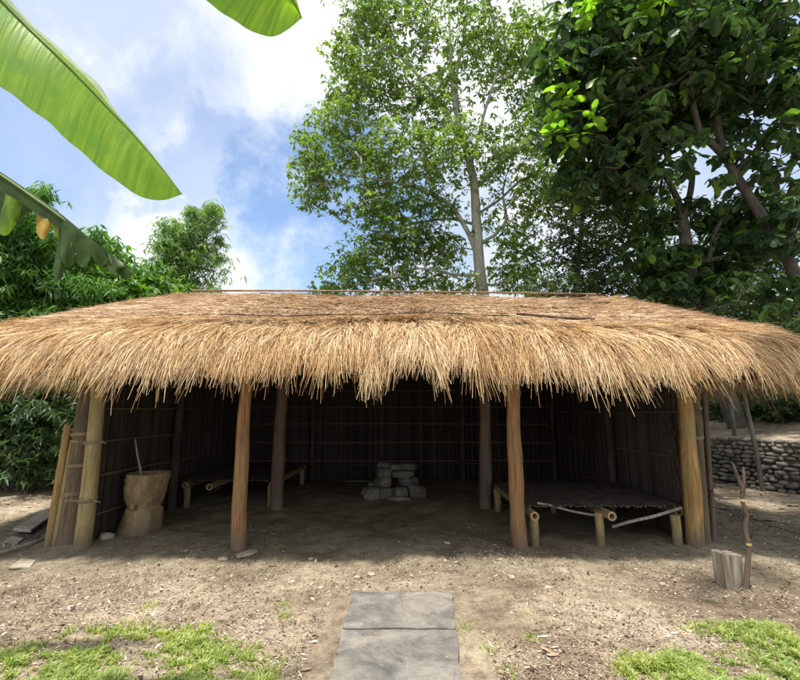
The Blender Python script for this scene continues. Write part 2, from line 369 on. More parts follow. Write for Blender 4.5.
def slab(quad, th, name, label):
    bm = bmesh.new(); vs = [bm.verts.new((p[0], p[1], 0)) for p in quad]
    f = bm.faces.new(vs); bm.normal_update()
    bmesh.ops.subdivide_edges(bm, edges=bm.edges[:], cuts=14, use_grid_fill=True)
    ret = bmesh.ops.extrude_face_region(bm, geom=bm.faces[:])
    top = [e for e in ret['geom'] if isinstance(e, bmesh.types.BMVert)]
    ts = set(top)
    for v_ in bm.verts:
        q = v_.co.copy(); n_ = mn.noise(q * 6) * .012 + mn.noise(q * 20) * .004
        if v_ in ts: v_.co.z = th + n_ * .5
        else: v_.co.z = -.05
        v_.co.x += mn.noise(q * 5 + Vector((3, 1, 0))) * .016 + mn.noise(q * 22) * .006; v_.co.y += mn.noise(q * 5 + Vector((9, 4, 0))) * .012 + mn.noise(q * 24 + Vector((2, 0, 0))) * .005
    bmesh.ops.recalc_face_normals(bm, faces=bm.faces[:])
    me = bpy.data.meshes.new(name); bm.to_mesh(me); bm.free(); me.materials.append(M['slab'])
    o = bpy.data.objects.new(name, me); COL.objects.link(o); tag(o, label, 'paving slab', 'stone slabs of the path')
    bv = o.modifiers.new('b', 'BEVEL'); bv.width = .006; bv.segments = 2; bv.limit_method = 'ANGLE'; bv.angle_limit = R(50)
    return o
def gq(pts, z=.05): return [G(u, v_, z)[:2] for u, v_ in pts]
slab(gq([(343, 627), (456, 628.5), (452, 592), (352, 591)]), .05, 'paving_slab', 'smaller grey stone slab at the end of the path nearest the hut')
slab(gq([(321, 712), (464, 712), (457, 630.5), (342, 629)]), .052, 'paving_slab', 'larger grey stone slab nearest the camera at the bottom edge')
# ------------------------------------------------------------------ the hut
hut = empty('thatched_hut', (0, 7.6, 0)); tag(hut, 'open fronted hut with a shaggy golden thatched hip roof on wooden posts', 'hut')
XL, XR, YF, YB, YM = -3.62, 3.42, 5.28, 10.0, 7.2
def post(u_or_x, Y, r, matk, top=2.3, label=None, nodes=False, px=True, taper=.82, sides=12, flat=1.0, rough=.03):
    x = P(u_or_x, 548 if Y < 6 else 512, Y)[0] if px else u_or_x
    a = Acc(); n = 16; zz = np.linspace(-.08, top, n); ph = rng.random() * 6
    pts = np.stack([x + .014 * np.sin(zz * 2 + ph) + .006 * np.sin(zz * 6 + ph), Y + .012 * np.sin(zz * 1.6 + ph * 2), zz], -1)
    rad = r * np.linspace(1.04, taper, n) * (1 + .035 * np.sin(zz * 5 + ph) + .02 * rng.normal(size=n))
    if nodes:
        zz = np.sort(np.concatenate([np.linspace(-.08, top, 14)] + [[k - .03, k, k + .03] for k in nodes])); n = len(zz)
        pts = np.stack([x + .008 * np.sin(zz * 2 + ph), np.full(n, Y), zz], -1); rad = r * np.interp(zz, [0, top], [1.03, taper])
        for k in nodes: rad = rad * (1 + .07 * np.exp(-((zz - k) / .012) ** 2))
    tube(a, pts, rad, sides, rough=rough, flat=flat)
    o = a.build('post', M[matk], hut, smooth=True)
    if label: o['label'] = label
    return x, o
xl, oL = post(82, YF, .088, 'bamboo_post', 2.25, 'pale yellow green front corner post tied with fibre', nodes=[.55, 1.16, 1.75])
x2, _ = post(237.5, YF, .088, 'orange_post', 2.3, 'reddish brown front post', rough=.05, sides=8, taper=.74)
x3, _ = post(520, YF - .05, .088, 'orange_post', 2.3, 'front post orange above and greenish below', rough=.03)
x4, oR = post(698, YF, .088, 'golden_post', 2.25, 'golden brown front corner post', rough=.04)
x5, _ = post(277, YM, .10, 'grey_post', 2.6, 'greyish inner post')
x6, _ = post(487, YM, .10, 'grey_post', 2.6, 'greyish inner post')
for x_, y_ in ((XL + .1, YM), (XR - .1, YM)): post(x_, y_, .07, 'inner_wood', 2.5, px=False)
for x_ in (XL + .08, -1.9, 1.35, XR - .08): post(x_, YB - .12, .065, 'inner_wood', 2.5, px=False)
# lashings as sub-parts of the corner post
for zk, par, xc in ((1.16, oL, xl), (.52, oL, xl)):
    a = Acc()
    for k in range(3):
        th = np.linspace(0, 2 * np.pi, 20); rr = .094 + .003 * k
        tube(a, np.stack([xc + rr * np.cos(th), YF + rr * np.sin(th), zk + (k - 1) * .014 + .006 * np.sin(th)], -1), .007, 5, False)
    tube(a, [(xc + .1, YF - .03, zk), (xc + .16, YF - .12, zk + .01), (xc + .22, YF - .10, zk - .01)], [.007, .006, .003], 5)
    tube(a, [(xc - .08, YF - .08, zk), (xc - .12, YF - .15, zk + .02), (xc - .15, YF - .13, zk + .01)], .012, 5)
    a.build('lashing', M['lash'], par, smooth=True)
# beams and rafters
def pole(p0, p1, r, matk, parent, name, sides=8, n=10, wob=.01, taper=.9):
    a = Acc(); t = np.linspace(0, 1, n)[:, None]; p0 = np.asarray(p0, float); p1 = np.asarray(p1, float)
    pts = p0 + (p1 - p0) * t + wob * np.sin(t * 7 + rng.random(3) * 6)
    tube(a, pts, r * np.linspace(1, taper, n), sides, rough=.04)
    return a.build(name, M[matk], parent, smooth=True)
pole((-4.2, YF + .1, 2.30), (4.1, YF + .1, 2.28), .05, 'dark_wood', hut, 'beam')
pole((-4.0, YM + .1, 2.68), (4.0, YM + .1, 2.66), .055, 'dark_wood', hut, 'beam')
pole((-4.0, YB - .1, 2.30), (4.0, YB - .1, 2.30), .055, 'dark_wood', hut, 'beam')
# walls: reeds with battens
def reed_wall(p0, p1, z0, z1, battens, inward, name='wall', step=.017):
    p0 = np.array(p0, float); p1 = np.array(p1, float); L = np.linalg.norm(p1 - p0); d = (p1 - p0) / L
    a = Acc(); k = int(L / step)
    for i in range(k):
        c = p0 + d * (i + .5) * step; r = step * .52 * rng.uniform(.8, 1.1); dx = rng.normal(0, .004, 2)
        off = np.array(inward) * rng.uniform(-.003, .004)
        zs = np.linspace(z0, z1 + rng.uniform(-.05, .05), 4)
        pts = np.stack([c[0] + off[0] + np.linspace(0, dx[0], 4), c[1] + off[1] + np.linspace(0, dx[1], 4), zs], -1)
        tube(a, pts, r, 5, False)
    # a backing layer of reeds so that no daylight shows through
    n3 = np.array([inward[0], inward[1], 0.])
    c = np.array([*(p0 + p1) / 2, (z0 + z1) / 2]) - n3 * .022; ang = math.atan2(d[1], d[0])
    box(a, c, (L, .012, z1 - z0), rotz(ang))
    w = a.build(name, M['reed'], hut)
    for zb in battens:
        q0 = np.array([*p0, zb]) + n3 * .026; q1 = np.array([*p1, zb + rng.uniform(-.03, .03)]) + n3 * .026
        pole(q0, q1, .017, 'grey_post', w, 'batten', 6, 12, .006)
    return w
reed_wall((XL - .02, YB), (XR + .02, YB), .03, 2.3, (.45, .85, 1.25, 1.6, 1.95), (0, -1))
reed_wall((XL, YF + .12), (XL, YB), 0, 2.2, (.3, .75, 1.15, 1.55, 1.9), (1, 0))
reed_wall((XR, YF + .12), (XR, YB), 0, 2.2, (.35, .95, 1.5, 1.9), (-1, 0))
# low threshold pole at the back
pole((-2.4, 9.6, .42), (1.9, 9.6, .43), .016, 'inner_wood', hut, 'rail')
# ---- roof geometry
EX0, EX1, EY0, EY1, CR = -5.25, 4.95, 4.9, 10.35, .8
RX0, RX1, RY = -3.7, 3.6, 7.6
def eave_path(n_=2000):
    pts = []
    for (cx, cy, a0) in ((EX1 - CR, EY0 + CR, -90), (EX1 - CR, EY1 - CR, 0), (EX0 + CR, EY1 - CR, 90), (EX0 + CR, EY0 + CR, 180)):
        for a_ in np.linspace(a0, a0 + 90, 12): pts.append((cx + CR * math.cos(R(a_)), cy + CR * math.sin(R(a_))))
    pts.append(pts[0]); pts = np.array(pts); d = np.concatenate([[0], np.cumsum(np.linalg.norm(np.diff(pts, axis=0), axis=1))])
    return pts, d
EP, ED = eave_path(); EL = ED[-1]
def eave(s):
    s = np.mod(s, EL); return np.interp(s, ED, EP[:, 0]), np.interp(s, ED, EP[:, 1])
def roof_pt(s, t, lift=0):
    ex, ey = eave(s)
    rx = np.clip(ex * .76, RX0, RX1); ry = np.full_like(rx, RY)
    rz = 3.53 - .012 * (rx + 3.7) + .02 * np.sin(rx * 2.1)
    ez = 2.40 - .05 * (ex < 0) * (ex / 5) ** 2 - .16 * (ex > 0) * (ex / 4.95) ** 2 + .02 * np.sin(ex * 1.7)
    tc_ = np.minimum(t, 1.0)
    x = rx + (ex - rx) * tc_; y = ry + (ey - ry) * tc_
    bulge = .035 * np.sin(np.pi * np.clip(t, 0, 1)) + .02 * np.sin(s * 1.3) * tc_
    z = rz + (ez - rz) * tc_ + bulge + lift
    q = np.clip((t - 1) / .2, 0, 1.2); hx, hy = ex - rx, ey - ry; hl = np.sqrt(hx * hx + hy * hy) + 1e-6
    o_ = .30 * np.minimum(q, 1.1) ** .85; z = z - .20 * q - .15 * q * q
    return np.stack([x + hx / hl * o_, y + hy / hl * o_, z], -1)
def roof_frame(s, t):
    a = roof_pt(s, t); b_ = roof_pt(s, t + .02); D = unit(b_ - a)
    ex, ey = eave(s); ex2, ey2 = eave(s + .05)
    T = unit(np.stack([ex2 - ex, ey2 - ey, np.zeros_like(ex)], -1))
    Nn = unit(np.cross(T, D)); Nn = np.where(Nn[..., 2:3] < 0, -Nn, Nn)
    return a, D, T, Nn
def roof_core():
    a = Acc(); ns = 260; s = np.linspace(0, EL, ns, endpoint=False)
    rows = []
    for t in np.linspace(0, 1, 14): rows.append(roof_pt(s, np.full(ns, t)) - np.array([0, 0, .03]))
    _, D, T, Nn = roof_frame(s, np.full(ns, .98)); e = rows[-1]; out = unit(np.stack([D[:, 0], D[:, 1], 0 * s], -1))
    rows[-1] = rows[-1] - out * .02; rows.append(roof_pt(s, np.full(ns, 1.08)) - out * .05 + np.array([0, 0, -.04])); rows.append(roof_pt(s, np.full(ns, 1.17)) - out * .07 + np.array([0, 0, .02]))
    rows.append(e + out * .04 + np.array([0, 0, -.28]))
    for t in np.linspace(.98, 0, 8): rows.append(roof_pt(s, np.full(ns, t)) - np.array([0, 0, .19]))
    V = np.stack(rows); nr = len(rows)
    i = np.arange(nr - 1)[:, None] * ns; j = np.arange(ns)[None, :]; j2 = (j + 1) % ns
    a.add(V.reshape(-1, 3), np.stack([i + j, i + j2, i + ns + j2, i + ns + j], -1).reshape(-1, 4))
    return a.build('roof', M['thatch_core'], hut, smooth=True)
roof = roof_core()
def s_sample(n, wf=1, wside=.5, wb=.22):
    s = rng.random(n * 3) * EL; x, y = eave(s)
    w = np.where(y > 9.9, wb, np.where(y > 5.9, wside, wf))
    return s[rng.random(n * 3) < w][:n]
def strands(acc, s, t, L, W, droop, lift, spread, tipx, seg=4, curl=.02):
    n = len(s); a, D, T, Nn = roof_frame(s, t)
    yaw = rng.normal(0, spread, n); D = unit(D + T * yaw[:, None])
    side = unit(np.cross(D, Nn) + Nn * rng.normal(0, .5, (n, 1)))
    rows = []
    bend = rng.normal(0, curl, n)
    for k in range(seg + 1):
        u = k / seg
        p = a + Nn * (lift[:, None] * (.25 + u * .75)) + D * (L * (u - .35 * u * u * np.minimum(droop / .7, 1)))[:, None] - np.array([0, 0, 1.]) * (L * droop * u * u)[:, None] + T * (tipx * u * u + bend * math.sin(u * 3.1))[:, None]
        w = (W * (1 - .55 * u))[:, None]
        rows.append(p - side * w); rows.append(p + side * w)
    V = np.stack(rows, 1).reshape(-1, 3)
    base = np.arange(n)[:, None] * (2 * seg + 2)
    for k in range(seg):
        f = base + np.array([[2 * k, 2 * k + 1, 2 * k + 3, 2 * k + 2]])
        acc.f.append(f + acc.n); acc.mi.append(np.zeros(n, int))
    acc.v.append(V); acc.n += len(V)
# upper courses
acc = Acc(); ncourse = 10
for c_ in range(ncourse):
    t0 = .0 + c_ * .087
    n = 5200 + 300 * c_; s = s_sample(n); n = len(s)
    t = np.clip(t0 + rng.normal(0, .008, n) + .012 * np.sin(s * 2.3 + c_), 0.0, .95)
    strands(acc, s, t, rng.uniform(.16, .42, n), rng.uniform(.0024, .0052, n), rng.uniform(.0, .05, n), (rng.normal(.06, .02, n)).clip(.004, .14), .34, np.zeros(n), 2, .012)
n = 5000; s = s_sample(n); n = len(s); t = rng.random(n) * .95        # loose, sticking-up hairs
strands(acc, s, t, rng.uniform(.12, .3, n), rng.uniform(.0015, .003, n), rng.uniform(-.15, .1, n), rng.uniform(.03, .12, n), .7, np.zeros(n), 2, .03)
acc.build('thatch_course', M['thatch_top'], roof)
# hanging fringe, clumped
acc = Acc()
def fringe(n, t_lo, t_hi, L0, L1, droop0, droop1, liftm, wf=1):
    s = s_sample(n, wf); n = len(s)
    cw = rng.choice([.06, .1]); cid = np.floor(s / cw + .35 * np.sin(s * 9)); h = np.modf(np.abs(np.sin(cid * 12.9898) * 43758.5453))[0]
    h2 = np.modf(np.abs(np.sin(cid * 78.233 + 2) * 12543.123))[0]
    big = .5 + .5 * np.sin(s * 1.7 + 1.2 * np.sin(s * .63)) 
    L = rng.uniform(L0, L1, n) * (.52 + .46 * h ** 2 + .06 * big) * np.where(np.abs(eave(s)[0]) > 3.2, .9, 1) * np.where(rng.random(n) < .02, 1.22, 1)
    centre = (cid + .5) * cw
    tipx = (centre - s) * rng.uniform(.3, 1.0, n) + (h2 - .5) * .12 + rng.normal(0, .02, n)
    t = rng.uniform(t_lo, t_hi, n)
    strands(acc, s, t, L, rng.uniform(.0014, .0038, n), rng.uniform(droop0, droop1, n) * (.9 + .25 * h2), (rng.normal(liftm, .02, n) + .035 * (h2 - .3)).clip(.01, .2), .14, tipx, 4, .009)
for (n_f, ta, tb_, la, lb, da, db, lm) in ((6000, .80, .86, .26, .50, .02, .12, .095), (6500, .86, .92, .26, .48, .05, .25, .06), (6500, .92, .98, .26, .50, .08, .35, .06),
        (6500, .98, 1.03, .26, .48, .15, .45, .055), (6500, 1.03, 1.08, .26, .48, .15, .5, .045), (6000, 1.06, 1.12, .30, .56, .2, .5, .035), (6000, 1.10, 1.16, .28, .58, .25, .55, .022), (4500, 1.13, 1.18, .2, .60, .1, .5, .0)):
    fringe(int(n_f * 1.3), ta, tb_, la, lb, da, db, lm)
acc.build('thatch_fringe', M['thatch_fringe'], roof)
# poles tied on the thatch
sfx = lambda x_: None
def roof_pole(x0, x1, t, r, lift, name='thatch_pole'):
    a = Acc(); xs = np.linspace(x0, x1, 30)
    ss = np.linspace(0, EL, 4000); ex, ey = eave(ss); fr = (ey < EY0 + .3)
    o_ = np.argsort(ex[fr]); s = np.interp(xs, ex[fr][o_], ss[fr][o_])
    p = roof_pt(s, np.full(30, t)) + np.array([0, 0, lift]) + np.stack([0 * xs, 0 * xs, .008 * np.sin(xs * 5)], -1)
    tube(a, p, r, 6, rough=.1); return a.build(name, M['dark_wood'], roof, smooth=True)
roof_pole(-2.3, .9, .83, .010, .085); roof_pole(1.5, 2.5, .83, .016, .10); roof_pole(.95, 1.4, .835, .009, .08); roof_pole(-3.2, 2.2, .02, .015, .04, 'ridge_pole')
a = Acc(); tube(a, [(-3.6, 7.5, 3.585), (-2, 7.47, 3.575), (0, 7.5, 3.57), (1.6, 7.48, 3.545), (3.4, 7.5, 3.52)], .018, 8, rough=.1); a.build('ridge_pole', M['ridge_wood'], roof, smooth=True)
# ------------------------------------------------------------------ things inside and round the hut
# fallen leaves
def dead_leaf(loc, size, yaw, label, tilt=0.1, group='fallen dry leaves'):
    a = Acc(); n = 9; us = np.linspace(-1, 1, n); rows = []
    for u in us:
        w = .34 * (1 - u * u) ** .6 * (1 + .12 * math.sin(u * 9 + yaw)); 
        rows += [[u, -w, .12 * abs(w) + .10 * u * u + .03 * math.sin(u * 7 + 1)], [u, 0, .06 * u * u], [u, w, .18 * w + .09 * u * u + .03 * math.cos(u * 6)]]
    V = np.array(rows) * size @ rotx(tilt).T @ rotz(yaw).T; f = []
    for k in range(n - 1):
        for c in (0, 1): f.append([3 * k + c, 3 * k + 3 + c, 3 * k + 4 + c, 3 * k + 1 + c])
    a.add(V, f); o = a.build('fallen_leaf', M['deadleaf'], smooth=True); o.location = loc
    md = o.modifiers.new('s', 'SOLIDIFY'); md.thickness = .002
    tag(o, label, 'leaf', group); return o
def gp(u, v_, dz=.01):
    p = G(u, v_); p[2] = near_ground([p[0]], [p[1]])[0] + dz; return p
for (u, v_, sz, yw, lb) in ((725, 509, .13, 2.7, 'pale curled leaf on the ground beside the twig bundle'), (765, 519, .16, 3.0, 'long pale leaf on the ground right of the forked stick'),
        (728, 499, .10, 3.1, 'thin pale leaf below the foot of the cobble wall'), (793, 506, .13, .3, 'orange brown leaf at the right edge of the picture'), (548, 657, .055, 2.2, 'pale leaf on the soil left of the right grass patch'),
        (306, 671 - 0, .035, .4, 'small pale leaf left of the larger slab'), (553, 662, .04, .1, 'small torn leaf just below the pale leaf near the right grass'), (675, 586 - 6, .03, 1, 'dark small leaf on the bare soil right of centre')):
    dead_leaf(gp(u, v_, .012), sz, yw, lb)
lp = roof_pt(np.interp([2.75], [0, 1], [0, 1]) * 0 + (EL - 0), np.array([.3]))
ssx = np.linspace(0, EL, 4000); exx, eyy = eave(ssx); frx = eyy < EY0 + .05
def on_roof(x_, t): 
    o_ = np.argsort(exx[frx]); s = np.interp([x_], exx[frx][o_], ssx[frx][o_]); return roof_pt(s, np.array([t]))[0] + np.array([0, 0, .07])
for x_, t, sz, yw, lb in ((4.0 - .25, .34, .13, .1, 'brown dry leaf lying on the right end of the thatch'), (2.5, .52, .09, .8, 'small brown leaf on the thatch left of the larger one')):
    dead_leaf(on_roof(x_, t), sz, yw, lb, -.3, 'dry leaves on the roof')
# wooden mortar with stick
mp = G(133, 535); mo = empty('wooden_mortar', (mp[0] + .02, mp[1] + .1, .0)); tag(mo, 'squat carved wooden mortar with a narrow waist against the left wall', 'mortar')
def lathe(acc, prof, c, sides=28, wob=.02, lean=(0, 0), seed=1):
    th = np.linspace(0, 2 * np.pi, sides, endpoint=False); rows = []
    for (r, z) in prof:
        w = 1 + wob * np.array([mn.noise(Vector((math.cos(q) * 1.5, math.sin(q) * 1.5, z * 3 + seed))) for q in th]) * 2
        rows.append(np.stack([c[0] + lean[0] * z + r * w * np.cos(th), c[1] + lean[1] * z + r * w * np.sin(th), np.full(sides, c[2] + z)], -1))
    V = np.stack(rows); nr = len(prof); i = np.arange(nr - 1)[:, None] * sides; j = np.arange(sides)[None, :]; j2 = (j + 1) % sides
    acc.add(V.reshape(-1, 3), np.stack([i + j, i + j2, i + sides + j2, i + sides + j], -1).reshape(-1, 4))
a = Acc(); mc = parent_world(mo)
lathe(a, [(.0, -.03), (.25, -.03), (.26, .02), (.245, .12), (.222, .24), (.208, .30), (.175, .325), (.188, .35), (.212, .42), (.235, .55), (.25, .66), (.258, .72), (.25, .735), (.225, .73), (.20, .62), (.15, .5), (0, .46)], mc, lean=(.07, 0), wob=.09, sides=48)
tube(a, [mc + np.array([.0, -.20, .38]), mc + np.array([.03, -.27, .36])], [.05, .025], 10, rough=.12)
a.build('mortar_body', M['mortar'], mo, smooth=True)
a = Acc()
lathe(a, [(.262, .655), (.268, .66), (.268, .675), (.262, .68)], mc, lean=(.07, 0), wob=.03); a.build('rim_band', M['mortar'], mo, smooth=True)
sk = Acc(); tube(sk, [mc + np.array([-.03, 0, .5]), mc + np.array([-.05, .0, .75]), mc + np.array([-.13, .03, .95]), mc + np.array([-.19, .05, 1.15])], [.018, .014, .012, .01], 7, rough=.08)
o = sk.build('stick', M['driftwood'], smooth=True, origin=mc + np.array([0, 0, .5])); tag(o, 'thin crooked grey stick standing in the wooden mortar', 'stick')
# loose soil lump at the base
# hearth
hc = G(392, 502); he = empty('stone_hearth', (hc[0], hc[1] + .25, .04)); tag(he, 'small hearth of stacked rough stones in the middle of the hut floor', 'hearth')
hb = parent_world(he)
for k, (dx, dy, dz, sx_, sy_, sz_, rz_) in enumerate(((-.34, -.1, .07, .36, .34, .22, .3), (-.08, -.2, .09, .22, .22, .19, 1), (.14, -.18, .10, .26, .24, .2, 2), (.42, -.12, .10, .26, .3, .24, .6),
        (-.3, .25, .1, .3, .3, .24, .1), (.3, .28, .1, .3, .3, .26, .4), (-.16, .1, .24, .24, .3, .2, .5), (.28, .08, .25, .3, .3, .16, .8), (-.14, .05, .40, .26, .3, .17, .2), (.19, .03, .385, .42, .36, .13, .1), (.05, .04, .505, .28, .34, .10, .3), (.27, .06, .505, .26, .3, .11, .9), (-.13, .06, .53, .2, .26, .09, .7), (.1, -.36, .035, .42, .1, .06, -.15))):
    a = Acc(); stone(a, hb + np.array([dx, dy, dz]), (sx_ * 1.12, sy_ * 1.1, sz_ * 1.15), k + 3, rotz(rz_), .55, .22); a.build('stone', M['hearth'], he, smooth=True)
# bamboo sleeping platforms
def bed(name, label, x0, x1, y0, y1, h, logs, legs, braces=()):
    t = empty(name, ((x0 + x1) / 2, (y0 + y1) / 2, 0)); tag(t, label, 'platform')
    a = Acc(); k = int((x1 - x0) / .032)
    for i in range(k):
        xx = x0 + (i + .5) * .032; f0 = y0 + rng.uniform(-.05, .05)
        tube(a, [(xx, f0, h + rng.normal(0, .004)), (xx + rng.normal(0, .008), (y0 + y1) / 2, h + .004 * math.sin(i)), (xx, y1, h)], .016 * rng.uniform(.8, 1.1), 6, rough=.06, flat=.5)
    a.build('mat', M['mat_x'], t, smooth=True)
    for (lx, r, pro) in logs: 
        a = Acc(); tube(a, [(lx, y0 - pro, h - r - .015), (lx, (y0 + y1) / 2, h - r - .02), (lx, y1, h - r - .015)], r, 14, caps=False, rough=.02)
        # hollow bamboo end: rim and inner wall
        th = np.linspace(0, 2 * np.pi, 14, endpoint=False); c = np.array([lx, y0 - pro, h - r - .015]); rows = []
        for rr, dy in ((r, 0), (r * .62, -.003), (r * .6, .12), (0.001, .12)): rows.append(np.stack([c[0] + rr * np.cos(th), np.full(14, c[1] + dy), c[2] + rr * np.sin(th)], -1))
        V = np.stack(rows).reshape(-1, 3); i = np.arange(3)[:, None] * 14; j = np.arange(14)[None, :]; j2 = (j + 1) % 14
        a.add(V, np.stack([i + j, i + j2, i + 14 + j2, i + 14 + j], -1).reshape(-1, 4), 1)
        a.build('crossbar', [M['pole_wood'], M['pole_end']], t, smooth=False)
    for (lx, ly, r, hh_) in legs:
        a = Acc(); tube(a, [(lx, ly, -.05), (lx + .005, ly, hh_ * .5), (lx, ly, hh_)], [r, r * .97, r], 12, rough=.03); a.build('leg', M['bamboo_post'], t, smooth=True)
    for p0, p1, r in braces:
        a = Acc(); tube(a, np.linspace(p0, p1, 6) + np.array([[0, 0, .006 * math.sin(q * 1.5)] for q in range(6)]), r, 7, rough=.06); a.build('brace', M['driftwood'], t, smooth=True)
    return t
H = .42
bed('bamboo_platform', 'low bamboo sleeping platform at the right side between the posts', 1.42, 3.33, 5.42, 7.1, H,
    [(1.50, .05, .22), (2.36, .05, .22), (3.24, .05, .0)],
    [(1.52, 5.33, .05, .34), (2.28, 5.36, .048, .36), (3.13, 5.32, .05, .34), (1.47, 7.0, .05, .36), (3.2, 7.0, .05, .36), (2.3, 7.0, .045, .36)],
    [(P(537, 503, 5.45), P(596, 516, 5.50), .014), (P(612, 527, 5.5), P(682, 508, 5.36), .017)])
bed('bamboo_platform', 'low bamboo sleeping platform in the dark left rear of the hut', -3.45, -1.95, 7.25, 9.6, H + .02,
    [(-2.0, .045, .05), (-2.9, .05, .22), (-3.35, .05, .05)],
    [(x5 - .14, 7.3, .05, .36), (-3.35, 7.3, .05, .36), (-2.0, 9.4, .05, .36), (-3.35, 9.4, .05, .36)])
# short stake beside the right inner post belongs to the platform (built above)
# forked stick and split log block
fp = G(745, 587); a = Acc(); f0 = np.array([fp[0], fp[1], -.05])
q = lambda u, v_: P(u, v_, fp[1])
tube(a, [f0, q(748, 560), q(749, 545), q(745, 528), q(747, 515), q(742, 500), q(743, 488)], [.022, .021, .018, .019, .016, .016, .018], 9, rough=.07)
tube(a, [q(743, 490), q(740, 483), q(733, 464)], [.02, .016, .009], 8, rough=.07); tube(a, [q(742, 491), q(744, 482), q(743.5, 467)], [.019, .014, .011], 8, rough=.06)
fs = a.build('forked_stick', M['grey_post'], smooth=True, origin=(fp[0], fp[1], 0)); tag(fs, 'upright forked branch with yellow rings planted in the soil right of the hut', 'stick')
mY, nt, b = mat('yellow_band'); b.inputs['Base Color'].default_value = (.62, .48, .16, 1); b.inputs['Roughness'].default_value = .5
nt.links.new(ramp(nt, noise(nt, objco(nt), 60), [(.35, (.45, .33, .10)), (.65, (.72, .60, .26))]).outputs[0], b.inputs['Base Color'])
for (u, v_, r) in ((748.8, 544, .0205), (742, 500, .0185)):
    a = Acc(); c = q(u, v_); tube(a, [c + np.array([0, 0, -.011]), c + np.array([0, 0, .009])], r, 12, rough=.06); o = a.build('ring', mY, fs, smooth=False)
bc = G(732, 584); 
sb = empty('split_log', (bc[0], bc[1] + .02, 0), .15); tag(sb, 'short grey log split in two standing beside the forked stick', 'log')
for k, (w, dx) in enumerate(((.07, -.062), (.11, .032))):
    bm = bmesh.new(); bmesh.ops.create_cube(bm, size=1)
    bmesh.ops.subdivide_edges(bm, edges=bm.edges[:], cuts=5, use_grid_fill=True)
    for v_ in bm.verts:
        c = v_.co; c.y *= (1 - .25 * abs(c.x) * (1 if (c.x < 0) == (k == 0) else .2)); n_ = mn.noise(Vector((c.x * 3, c.y * 3, c.z + k * 5)))
        c.x = c.x * w + n_ * .012 + dx; c.y = c.y * .13 + n_ * .01; c.z = (c.z + .5) * (.30 - .015 * k) - .03 + n_ * .008
    me = bpy.data.meshes.new('half_log'); bm.to_mesh(me); bm.free(); me.materials.append(M['block_wood'])
    o = bpy.data.objects.new('half_log', me); COL.objects.link(o); o.parent = sb
    o.rotation_euler.y = R(-3 if k == 0 else 2)
    bv = o.modifiers.new('b', 'BEVEL'); bv.width = .008; bv.segments = 2; bv.angle_limit = R(40)
# twig bundle at the right corner
a = Acc(); tb = G(712, 548)
for k in range(26):
    r0 = rng.normal(0, .05, 2); r1 = rng.normal(0, .045, 2); zt = rng.uniform(1.0, 1.75)
    tube(a, [(tb[0] + r0[0], tb[1] + .25 + r0[1], -.02), (tb[0] - .05 + r1[0] * .8, tb[1] + .27 + r1[1] * .8, .7), (tb[0] - .10 + r1[0], tb[1] + .3 + r1[1], zt)], [.012, .01, .006], 5, rough=.1)
for k in range(16):
    z0 = rng.uniform(.4, .75); ag = rng.uniform(-.6, 1.2); l = rng.uniform(.1, .25)
    tube(a, [(tb[0], tb[1] + .25, z0), (tb[0] + math.cos(ag) * l * .5, tb[1] + .2 - l * .3, z0 + rng.normal(0, .05)), (tb[0] + math.cos(ag) * l, tb[1] + .2 - l * .5, z0 + rng.normal(-.03, .12))], [.006, .005, .003], 4)
tw = a.build('stick_bundle', M['dark_wood'], smooth=True, origin=(tb[0], tb[1] + .25, 0)); tag(tw, 'dark bundle of thin sticks standing against the right front corner post', 'sticks')
a = Acc(); 
for k in range(4):
    th = np.linspace(0, 2 * np.pi, 16); tube(a, np.stack([tb[0] - .08 + .085 * np.cos(th), tb[1] + .28 + .085 * np.sin(th), 1.22 + .02 * k + .01 * np.sin(th)], -1), .008, 5, False)
a.build('lashing', M['dark_wood'], tw, smooth=True)
# poles leaning at the left corner
def leaning(name, label, pts, r, matk, nodes=0, rings=(), flat=1):
    a = Acc(); pts = np.array(pts); t = np.linspace(0, 1, 14); base = np.linspace(0, 1, len(pts))
    pp = np.stack([np.interp(t, base, pts[:, k]) for k in range(3)], -1)
    rad = r * np.linspace(1.05, .9, 14)
    if nodes: rad = rad * (1 + .08 * (np.arange(14) % nodes == 0))
    tube(a, pp, rad, 10, rough=.05, flat=flat); o = a.build(name, M[matk], smooth=True, origin=pts[0]); tag(o, label, 'pole', 'poles leaning at the left corner of the hut')
    for rk in rings:
        c = pts[0] + (pts[-1] - pts[0]) * rk; a = Acc()
        for k in range(3):
            th = np.linspace(0, 2 * np.pi, 16); tube(a, np.stack([c[0] + r * 1.08 * np.cos(th), c[1] + r * 1.12 * flat * np.sin(th), c[2] + .013 * k + .008 * np.sin(th + 1)], -1), .009, 5, False)
        a.build('lashing', M['lash'], o, smooth=True)
    return o
y0 = YF + .10
leaning('leaning_pole', 'thin golden bamboo pole, outermost of those leaning at the left corner', [P(48, 548, y0 - .02), P(68, 425, y0 + .08)], .042, 'golden_post', 4)
leaning('leaning_pole', 'brown bamboo pole between the thin golden pole and the dark plank', [P(56, 545, y0 - .02), P(74, 440, y0 + .06)], .045, 'bamboo_post', 5)
leaning('leaning_plank', 'dark weathered plank tied with fibre left of the pale corner post', [P(67.5, 546, y0 + .0), P(91, 372, y0 + .12)], .115, 'plank_wood', 0, (.28, .44, .62), .7)
leaning('leaning_plank', 'dark weathered plank standing against the right front corner post', [P(706, 549, YF + .06), P(694, 385, YF + .12)], .055, 'plank_wood', 0, (.66,), .8)
leaning('leaning_pole', 'thin brown pole outermost at the right front corner of the hut', [P(714, 545, YF + .2), P(704, 392, YF + .25)], .03, 'grey_post', 4)
